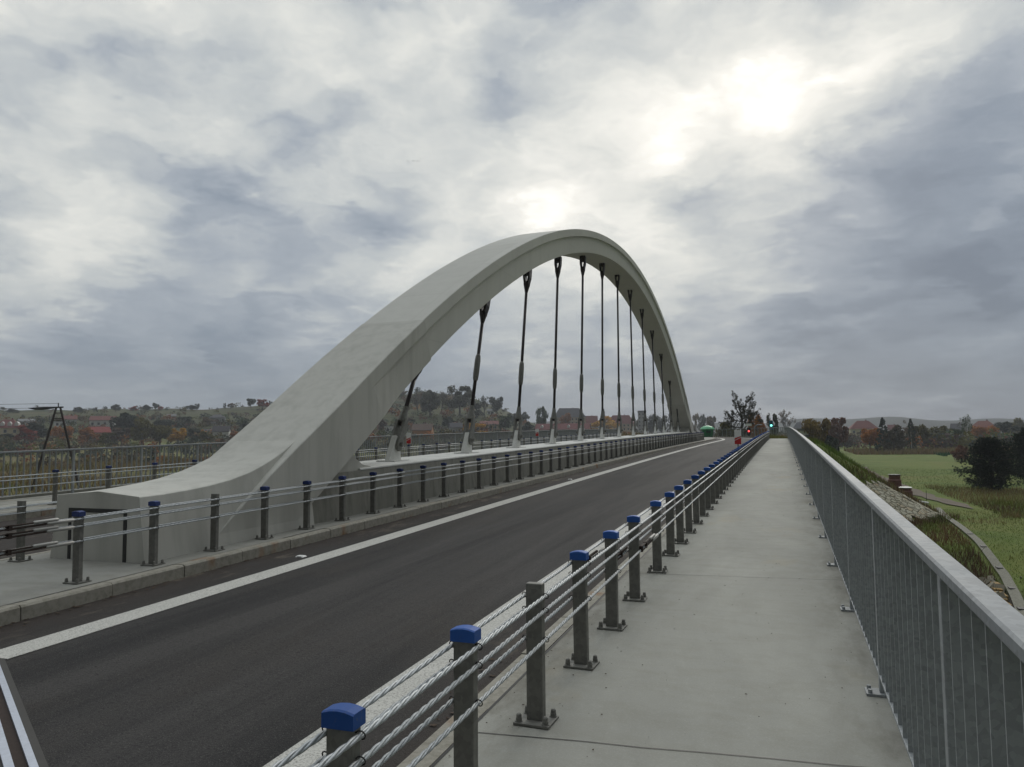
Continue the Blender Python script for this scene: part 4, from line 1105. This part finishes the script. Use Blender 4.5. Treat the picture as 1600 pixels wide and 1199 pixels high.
def house(x, y, w, h, roof, rc, wc, label, k):
    az = math.atan2(x, y); o = thing('house', label, 'house', (x, y, terrain(x, y)-.4), -az + ((k*37) % 50 - 25)/100.0, 'houses beyond the bridge')
    h += .4; d = min(w*.8, 11); wh = h*(.62 if roof != 'flat' else .94); hw, hd = w/2, d/2
    rm = M['roof_'+rc]
    MB().box(-hw, hw, -hd, hd, 0, wh).build('wall', M['wall_'+wc], o)
    ov = .4; mb = MB()
    if roof == 'flat': mb.box(-hw-.2, hw+.2, -hd-.2, hd+.2, wh+.002, h)
    elif roof == 'gable':
        mb.loft([[(xx,-hd-ov,wh-.15),(xx,-hd-ov,wh+.05),(xx,0,h),(xx,hd+ov,wh+.05),(xx,hd+ov,wh-.15),(xx,0,h-.25)] for xx in (-hw-ov, hw+ov)])
        mg = MB()
        for xx, e in ((-hw,.12),(hw,-.12)): mg.loft([[(xx,-hd+.01,wh+.002),(xx,hd-.01,wh+.002),(xx,0,h-.3)], [(xx+e,-hd+.01,wh+.002),(xx+e,hd-.01,wh+.002),(xx+e,0,h-.3)]])
        mg.build('gable', M['wall_'+wc], o)
    else:
        rx = max(hw-hd*.8, hw*.18)
        mb.add([(-hw-ov,-hd-ov,wh+.003),(hw+ov,-hd-ov,wh+.003),(hw+ov,hd+ov,wh+.003),(-hw-ov,hd+ov,wh+.003),(-rx,0,h),(rx,0,h)], [(0,1,5,4),(1,2,5),(2,3,4,5),(3,0,4),(3,2,1,0)])
    rf = mb.build('roof', rm, o)
    if roof != 'flat':
        MB().box(hw*.25-.3, hw*.25+.3, .6, 1.2, h-1.4, h+.7).build('chimney', M['roof_redbrick'], rf)
    if 'dormers' in label or roof == 'gable' and w > 20:
        for q in (-.5, -.17, .17, .5):
            dx = q*w*.75; zb = wh + (h-wh)*.25
            MB().loft([[(dx-.8, yy, zb),(dx+.8, yy, zb),(dx+.8, yy, zb+1.2),(dx, yy, zb+2.0),(dx-.8, yy, zb+1.2)] for yy in (-hd*.86, -hd*.1)]).build('dormer', M['wall_white'], rf)
    fl = max(1, int(wh/3.0)); nw = max(2, int(w/3.2))
    for f in range(fl):
        for i in range(nw):
            cx = -hw + w*(i+.5)/nw; zc = wh*(f+.5)/fl + .1; s = min(.6, wh/fl*.22)
            fr = MB().box(cx-s-.1, cx+s+.1, -hd-.05, -hd+.02, zc-s*1.2-.1, zc+s*1.2+.1).build('window', M['wall_white'], o)
            MB().box(cx-s, cx+s, -hd-.07, -hd-.052, zc-s*1.2, zc+s*1.2).build('pane', M['glass_dark'], fr)
    MB().box(hw*.05, hw*.05+1.0, -hd-.09, -hd-.051, 0, min(2.1, wh*.7)).build('door', M['dark_wood'], o)
for k, (x, y, w, h, rf, rc, wc, l) in enumerate(HOUSES): house(x, y, w, h, rf, rc, wc, l, k)
# parked white car beyond the meadow
def car(x, y, rz, label):
    o = thing('parked_car', label, 'car', (x, y, terrain(x, y)), rz)
    pr = [(-2.1,.35),(2.1,.35),(2.15,.75),(1.25,.92),(.65,1.42),(-1.1,1.45),(-1.75,.95),(-2.12,.85)]
    MB().loft([[(a, yy, z) for a, z in pr] for yy in (-.85,.85)]).build('body', M['white_paint'], o, bevel=.06)
    for sy in (-.86,.86):
        MB().loft([[(a, sy+e, z) for a, z in ((1.05,.95),(.58,1.34),(-1.0,1.36),(-1.5,.98))] for e in (-.012,.012)]).build('window', M['glass_dark'], o)
    for xx in (-1.3,1.3):
        for yy in (-.78,.78):
            wl = MB().tube([(xx,yy-.1,.33),(xx,yy+.1,.33)], .33, 16).build('wheel', M['black'], o); MB().tube([(xx,yy-.105,.33),(xx,yy+.105,.33)], .19, 12).build('rim', M['zinc'], wl)
car(36.5, 459.3, .2, 'white car parked beside the cream villa')

# ------------------------------------------------------------------ wooden power pole and its wires
o = thing('power_pole', 'dark wooden A shaped power pole standing in the reeds left of the arch', 'power pole', (0,0,0))
top = Vector((-90.6, 72.5, 5.9)); f1 = Vector((-92.3, 70.4, -5.3)); f2 = Vector((-88.9, 74.7, -5.3)); dx = (f2-f1).normalized()
for f, s in ((f1,-1),(f2,1)):
    MB().tube([f, top + dx*s*.22], [.19,.125], 8).build('leg', M['dark_wood'], o)
mb = MB()
for t in (.93,.865,.845):
    mb.tube([f1.lerp(top,t)-dx*.3+Vector((0,0,.0)), f2.lerp(top,t)+dx*.3], .07, 6)
mb.build('brace', M['dark_wood'], o)
MB().tube([top - Vector((0,0,.1)), top + Vector((0,0,.55))], .07, 6).build('top_spike', M['dark_wood'], o)
arm = (Vector((-.62,-.78,-.02))).normalized()
mb = MB(); mb.tube([top + arm*-.6, top + arm*.4 + Vector((0,0,-.03)), top + arm*1.7 + Vector((0,0,-.14)), top + arm*2.6 + Vector((0,0,-.17)), top + arm*3.4 + Vector((0,0,-.1))], [.10,.11,.22,.17,.03], 8); mb.build('cross_arm', M['black'], o)
for i, (a0, z1, lab) in enumerate(((top + arm*3.3 + Vector((0,0,-.1)), 6.4, 'lower thin wire running left from the wooden power pole'), (top + Vector((0,0,.5)), 6.7, 'upper thin wire running left from the top of the power pole'))):
    b0 = Vector((-190, 2.0 + i*3, z1)); pts = []
    for k in range(25):
        t = k/24; p = a0.lerp(b0, t); p.z -= 1.5*4*t*(1-t)*.5; pts.append(p)
    tag(MB().tube(pts, .022, 5).build('power_line', M['black']), lab, 'wire')

# ------------------------------------------------------------------ far end of the road
o = thing('waste_container', 'green waste container with pale green domed lid on the median beyond the arch', 'container', (-9.05, 98, deck(98)-.02), .25)
MB().loft([[(a*math.cos(t), a*math.sin(t), z) for t in [math.pi/8 + k*math.pi/4 for k in range(8)]] for a, z in ((.62,.06),(.72,.5),(.74,.98))]).build('body', M['green_plastic'], o)
MB().box(-.6,.6,-.6,.6,0,.058).build('skid', M['cabin_dark'], o)
MB().loft([[(a*math.cos(t), a*math.sin(t), z) for t in [math.pi/8 + k*math.pi/4 for k in range(8)]] for a, z in ((.92,.985),(.94,1.06),(.74,1.28),(.4,1.43),(.1,1.48))]).build('lid', M['green_roof'], o)
hb_ = MB().box(-.28,.28,-.80,-.70,.55,.80).build('hatch', M['cabin_dark'], o, bevel=.01)
def traffic_light(x, y, z, lit, label):
    g = max(terrain(x, y), deck(y)-.32 if abs(x-bend(y)+3.5) < 6 else -9); o = thing('traffic_light', label, 'traffic light', (x, y, g))
    zz = z - g; off = 0 if lit == 'lamp_red' else -.56
    MB().tube([(0,.06,-.1),(0,.06,zz-.5)], .05, 8).build('pole', M['zinc_backlit'], o)
    MB().box(-.24,.24,-.02,0.02, zz-.55+(-off if False else 0), zz+.62 if lit == 'lamp_green' else zz+.5).build('backboard', M['blue_board'] if lit == 'lamp_green' else M['black'], o, bevel=.03)
    for k in range(3):
        q = zz + (.28*(k) if lit == 'lamp_green' else -.28*k)
        l = lit if k == 0 else 'glass_dark'
        MB().tube([(0,-.05,q),(0,-.022,q)], [.125,.13], 16).build('lamp', M[l], o)
plain('blue_board', (.03,.17,.26), .5, 0, .1)
traffic_light(-4.3, 105, 1.85, 'lamp_red', 'small lit red traffic light beside the far end of the road')
traffic_light(-1.36, 100, 2.53, 'lamp_green', 'lit green traffic light on blue board beyond the footway end')
x, y = -4.7, 115; o = thing('road_sign', 'small pale rectangular sign plate above the red traffic light', 'sign', (x, y, max(terrain(x, y), deck(y)-.3)))
zz = 2.81 - o.location.z
MB().tube([(0,0,-.1),(0,0,zz+.1)], .04, 8).build('pole', M['zinc_backlit'], o); MB().box(-.42,.42,-.045,-.0405,zz-.17,zz+.17).build('plate', M['white_paint'], o)
o = thing('steel_hoop', 'bent grey steel hoop rail standing near the bend of the far railing', 'hoop', (-2.8, 95, deck(95)-.32))
MB().tube([(-.42,0,-.1),(-.42,0,1.25),(-.36,0,1.55),(-.2,0,1.72),(.05,0,1.78),(.5,0,1.80)], .05, 8).build('tube_rail', M['zinc'], o, smooth=True)
# birds far above the valley
wb = MB(); wb.tube([(0,-.28,0),(0,-.12,.01),(0,.08,.0),(0,.3,0)], [.02,.075,.065,.01], 6)
for s in (-1,1): wb.loft([[(s*.05,-.10,.02),(s*.05,.10,.02),(s*.05,0,.04)],[(s*.34,-.10,.14),(s*.34,.08,.14),(s*.34,0,.155)],[(s*.66,-.02,.06),(s*.66,.06,.06),(s*.66,.02,.065)]])
bme = wb.mesh('bird_body'); bme.materials.append(M['black'])
bp = [(-5.6,2.2,.1),(-3.9,-.7,-.8),(-2.2,1,.4),(-.6,0,-.2),(.9,2,.9),(2.4,-1,-1.1),(3.4,0,1.2)]
side = Vector((.9398,.3415,0))
for i, (a, b_, c_) in enumerate(bp):
    p = Vector((-103.6,200,86.1)) + side*a*.5 + Vector((0,0,c_*.5)) + Vector((0,b_,0))
    tag(link('bird', bme, None, None, p), f'{ORD[i]} dark bird from the left in the tiny flock high over the arch', 'bird', 'distant flock of birds').rotation_euler = (0,.15*(i%3-1),1.2+.2*i); bpy.context.scene.collection.objects[-1].scale = (.6,)*3
# ------------------------------------------------------------------ sky, sun, air, camera
SUN_EL, SUN_AZ = math.radians(23.5), math.radians(0.6)
w = bpy.data.worlds.new('World'); SC.world = w; w.use_nodes = True
nt = w.node_tree; nt.nodes.clear()
out = nd(nt, 'ShaderNodeOutputWorld')
sky = nd(nt, 'ShaderNodeTexSky', sky_type='NISHITA'); sky.sun_disc = False; sky.sun_elevation = SUN_EL; sky.sun_rotation = SUN_AZ
bg1 = nd(nt, 'ShaderNodeBackground'); bg1.inputs['Strength'].default_value = .06; nt.links.new(sky.outputs[0], bg1.inputs['Color'])
tc = nd(nt, 'ShaderNodeTexCoord'); D = tc.outputs['Generated']
def vmath(op, a, b=None):
    m = nd(nt, 'ShaderNodeVectorMath', operation=op)
    for i, s in enumerate((a, b)):
        if s is None: continue
        if hasattr(s, 'node'): nt.links.new(s, m.inputs[i])
        else: m.inputs[i].default_value = s
    return m
# cloud sheet coordinates: direction projected on a layer overhead
sx = nd(nt, 'ShaderNodeSeparateXYZ'); nt.links.new(D, sx.inputs[0])
zc = math_(nt, 'ADD', math_(nt, 'MAXIMUM', sx.outputs[2], 0.0), .16)
cb = nd(nt, 'ShaderNodeCombineXYZ'); nt.links.new(math_(nt, 'DIVIDE', sx.outputs[0], zc), cb.inputs[0]); nt.links.new(math_(nt, 'DIVIDE', sx.outputs[1], zc), cb.inputs[1])
P = cb.outputs[0]
def cn(scale, detail, rough, off, dist=.0):
    m = nd(nt, 'ShaderNodeMapping'); m.inputs['Location'].default_value = off; nt.links.new(P, m.inputs['Vector'])
    n = nd(nt, 'ShaderNodeTexNoise'); n.inputs['Scale'].default_value = scale; n.inputs['Detail'].default_value = detail; n.inputs['Roughness'].default_value = rough; n.inputs['Distortion'].default_value = dist
    nt.links.new(m.outputs[0], n.inputs['Vector']); return n
wn = cn(2.2, 5, .55, (3, 1, 0))
warp = vmath('SCALE', vmath('SUBTRACT', wn.outputs['Color'], (.5,.5,.5)).outputs[0]); warp.inputs['Scale'].default_value = .13
wn2 = cn(7.0, 4, .6, (1, 8, 0))
warp2 = vmath('SCALE', vmath('SUBTRACT', wn2.outputs['Color'], (.5,.5,.5)).outputs[0]); warp2.inputs['Scale'].default_value = .07
DW = vmath('NORMALIZE', vmath('ADD', vmath('ADD', D, warp.outputs[0]).outputs[0], warp2.outputs[0]).outputs[0]).outputs[0]
def blob(dirn, k, amp):
    d = Vector(dirn).normalized()
    dt = vmath('DOT_PRODUCT', DW, tuple(d)).outputs['Value']
    g = math_(nt, 'EXPONENT', math_(nt, 'MULTIPLY', math_(nt, 'SUBTRACT', dt, 1.0), k))
    return math_(nt, 'MULTIPLY', g, amp)
m3 = nd(nt, 'ShaderNodeMapping'); m3.inputs['Scale'].default_value = (1, 1, 1.9); nt.links.new(DW, m3.inputs['Vector'])
t3 = nd(nt, 'ShaderNodeTexNoise'); t3.inputs['Scale'].default_value = 6.0; t3.inputs['Detail'].default_value = 9; t3.inputs['Roughness'].default_value = .53; nt.links.new(m3.outputs[0], t3.inputs['Vector'])
t4 = nd(nt, 'ShaderNodeTexNoise'); t4.inputs['Scale'].default_value = 15; t4.inputs['Detail'].default_value = 6; t4.inputs['Roughness'].default_value = .5; nt.links.new(m3.outputs[0], t4.inputs['Vector'])
n3 = math_(nt, 'ADD', math_(nt, 'MULTIPLY', math_(nt, 'SUBTRACT', t3.outputs['Fac'], .5), N3A), math_(nt, 'MULTIPLY', math_(nt, 'SUBTRACT', t4.outputs['Fac'], .5), .16))
n1 = cn(1.15, 6, .50, (0, 0, 0), .25).outputs['Fac']; n2 = cn(3.1, 5, .48, (5, 2, 0), .2).outputs['Fac']
B = math_(nt, 'ADD', math_(nt, 'ADD', n3, BASE), math_(nt, 'ADD', math_(nt, 'MULTIPLY', math_(nt, 'SUBTRACT', n1, .5), N1A), math_(nt, 'MULTIPLY', math_(nt, 'SUBTRACT', n2, .5), N2A)))
for d, k, a in BLOBS: B = math_(nt, 'ADD', B, blob(d, k, a))
# darker, bluer band low over the horizon
hz = nd(nt, 'ShaderNodeMapRange'); hz.inputs[1].default_value = .0; hz.inputs[2].default_value = .21; hz.inputs[3].default_value = HORZ; hz.inputs[4].default_value = 0; nt.links.new(sx.outputs[2], hz.inputs[0])
B = math_(nt, 'ADD', B, hz.outputs[0])
colr = ramp(nt, B, SKYRAMP)
zen = nd(nt, 'ShaderNodeMapRange', interpolation_type='SMOOTHSTEP'); zen.inputs[1].default_value = .52; zen.inputs[2].default_value = .95; zen.inputs[3].default_value = 1.0; zen.inputs[4].default_value = ZEN; nt.links.new(sx.outputs[2], zen.inputs[0])
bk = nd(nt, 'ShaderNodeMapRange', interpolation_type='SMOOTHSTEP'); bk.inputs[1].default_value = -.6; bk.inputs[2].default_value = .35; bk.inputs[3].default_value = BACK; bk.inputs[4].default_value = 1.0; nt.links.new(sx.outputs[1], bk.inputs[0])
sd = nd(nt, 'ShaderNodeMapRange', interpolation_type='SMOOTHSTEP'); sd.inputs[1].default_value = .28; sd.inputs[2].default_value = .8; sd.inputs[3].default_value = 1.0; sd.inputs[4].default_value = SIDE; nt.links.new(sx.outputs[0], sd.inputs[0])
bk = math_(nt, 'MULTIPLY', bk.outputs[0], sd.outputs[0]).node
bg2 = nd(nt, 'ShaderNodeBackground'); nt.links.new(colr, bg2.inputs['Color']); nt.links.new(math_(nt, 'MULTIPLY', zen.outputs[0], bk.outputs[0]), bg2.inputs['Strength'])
ms = nd(nt, 'ShaderNodeMixShader'); ms.inputs[0].default_value = .95
nt.links.new(bg1.outputs[0], ms.inputs[1]); nt.links.new(bg2.outputs[0], ms.inputs[2]); nt.links.new(ms.outputs[0], out.inputs['Surface'])

sl = bpy.data.lights.new('sun', 'SUN'); sl.energy = SUN_E; sl.angle = math.radians(22); sl.color = (1.0, .95, .86)
so = bpy.data.objects.new('sun', sl); COL.objects.link(so)
dv = Vector((math.sin(SUN_AZ)*math.cos(SUN_EL), math.cos(SUN_AZ)*math.cos(SUN_EL), math.sin(SUN_EL)))
so.rotation_euler = (-dv).to_track_quat('-Z', 'Y').to_euler()

if HAZE:
    hb = MB().box(-2600, 2600, -2600, 2600, -9.5, 150).build('haze', None)
    hm = bpy.data.materials.new('haze'); hm.use_nodes = True; hn = hm.node_tree; hn.nodes.clear()
    ho = hn.nodes.new('ShaderNodeOutputMaterial'); pv = hn.nodes.new('ShaderNodeVolumePrincipled')
    pv.inputs['Color'].default_value = (.86,.90,.96,1); pv.inputs['Density'].default_value = HAZE
    hn.links.new(pv.outputs[0], ho.inputs['Volume']); hb.data.materials.append(hm); struct(hb, 'stuff')

cd = bpy.data.cameras.new('camera'); co = bpy.data.objects.new('camera', cd); COL.objects.link(co); SC.camera = co
cd.sensor_width = 36; cd.lens = 1162.467/1600*36; cd.clip_start = .05; cd.clip_end = 6000
rt = Vector((0.9398404, 0.3414854, -0.0093668)); up = Vector((0.0324071, -0.0618285, 0.9975605)); fw = Vector((-0.3400733, 0.9378512, 0.0691755))
mw_ = Matrix((rt, up, -fw)).transposed().to_4x4(); mw_.translation = (0, 0, CAM_H); co.matrix_world = mw_
SC.view_settings.view_transform = 'Standard'; SC.view_settings.look = 'None'; SC.view_settings.gamma = 1; SC.view_settings.exposure = EXPO
SC.cycles.max_bounces = 6; SC.cycles.volume_bounces = 0; SC.cycles.transparent_max_bounces = 6
SC.cycles.use_denoising = True
SC.render.film_transparent = False
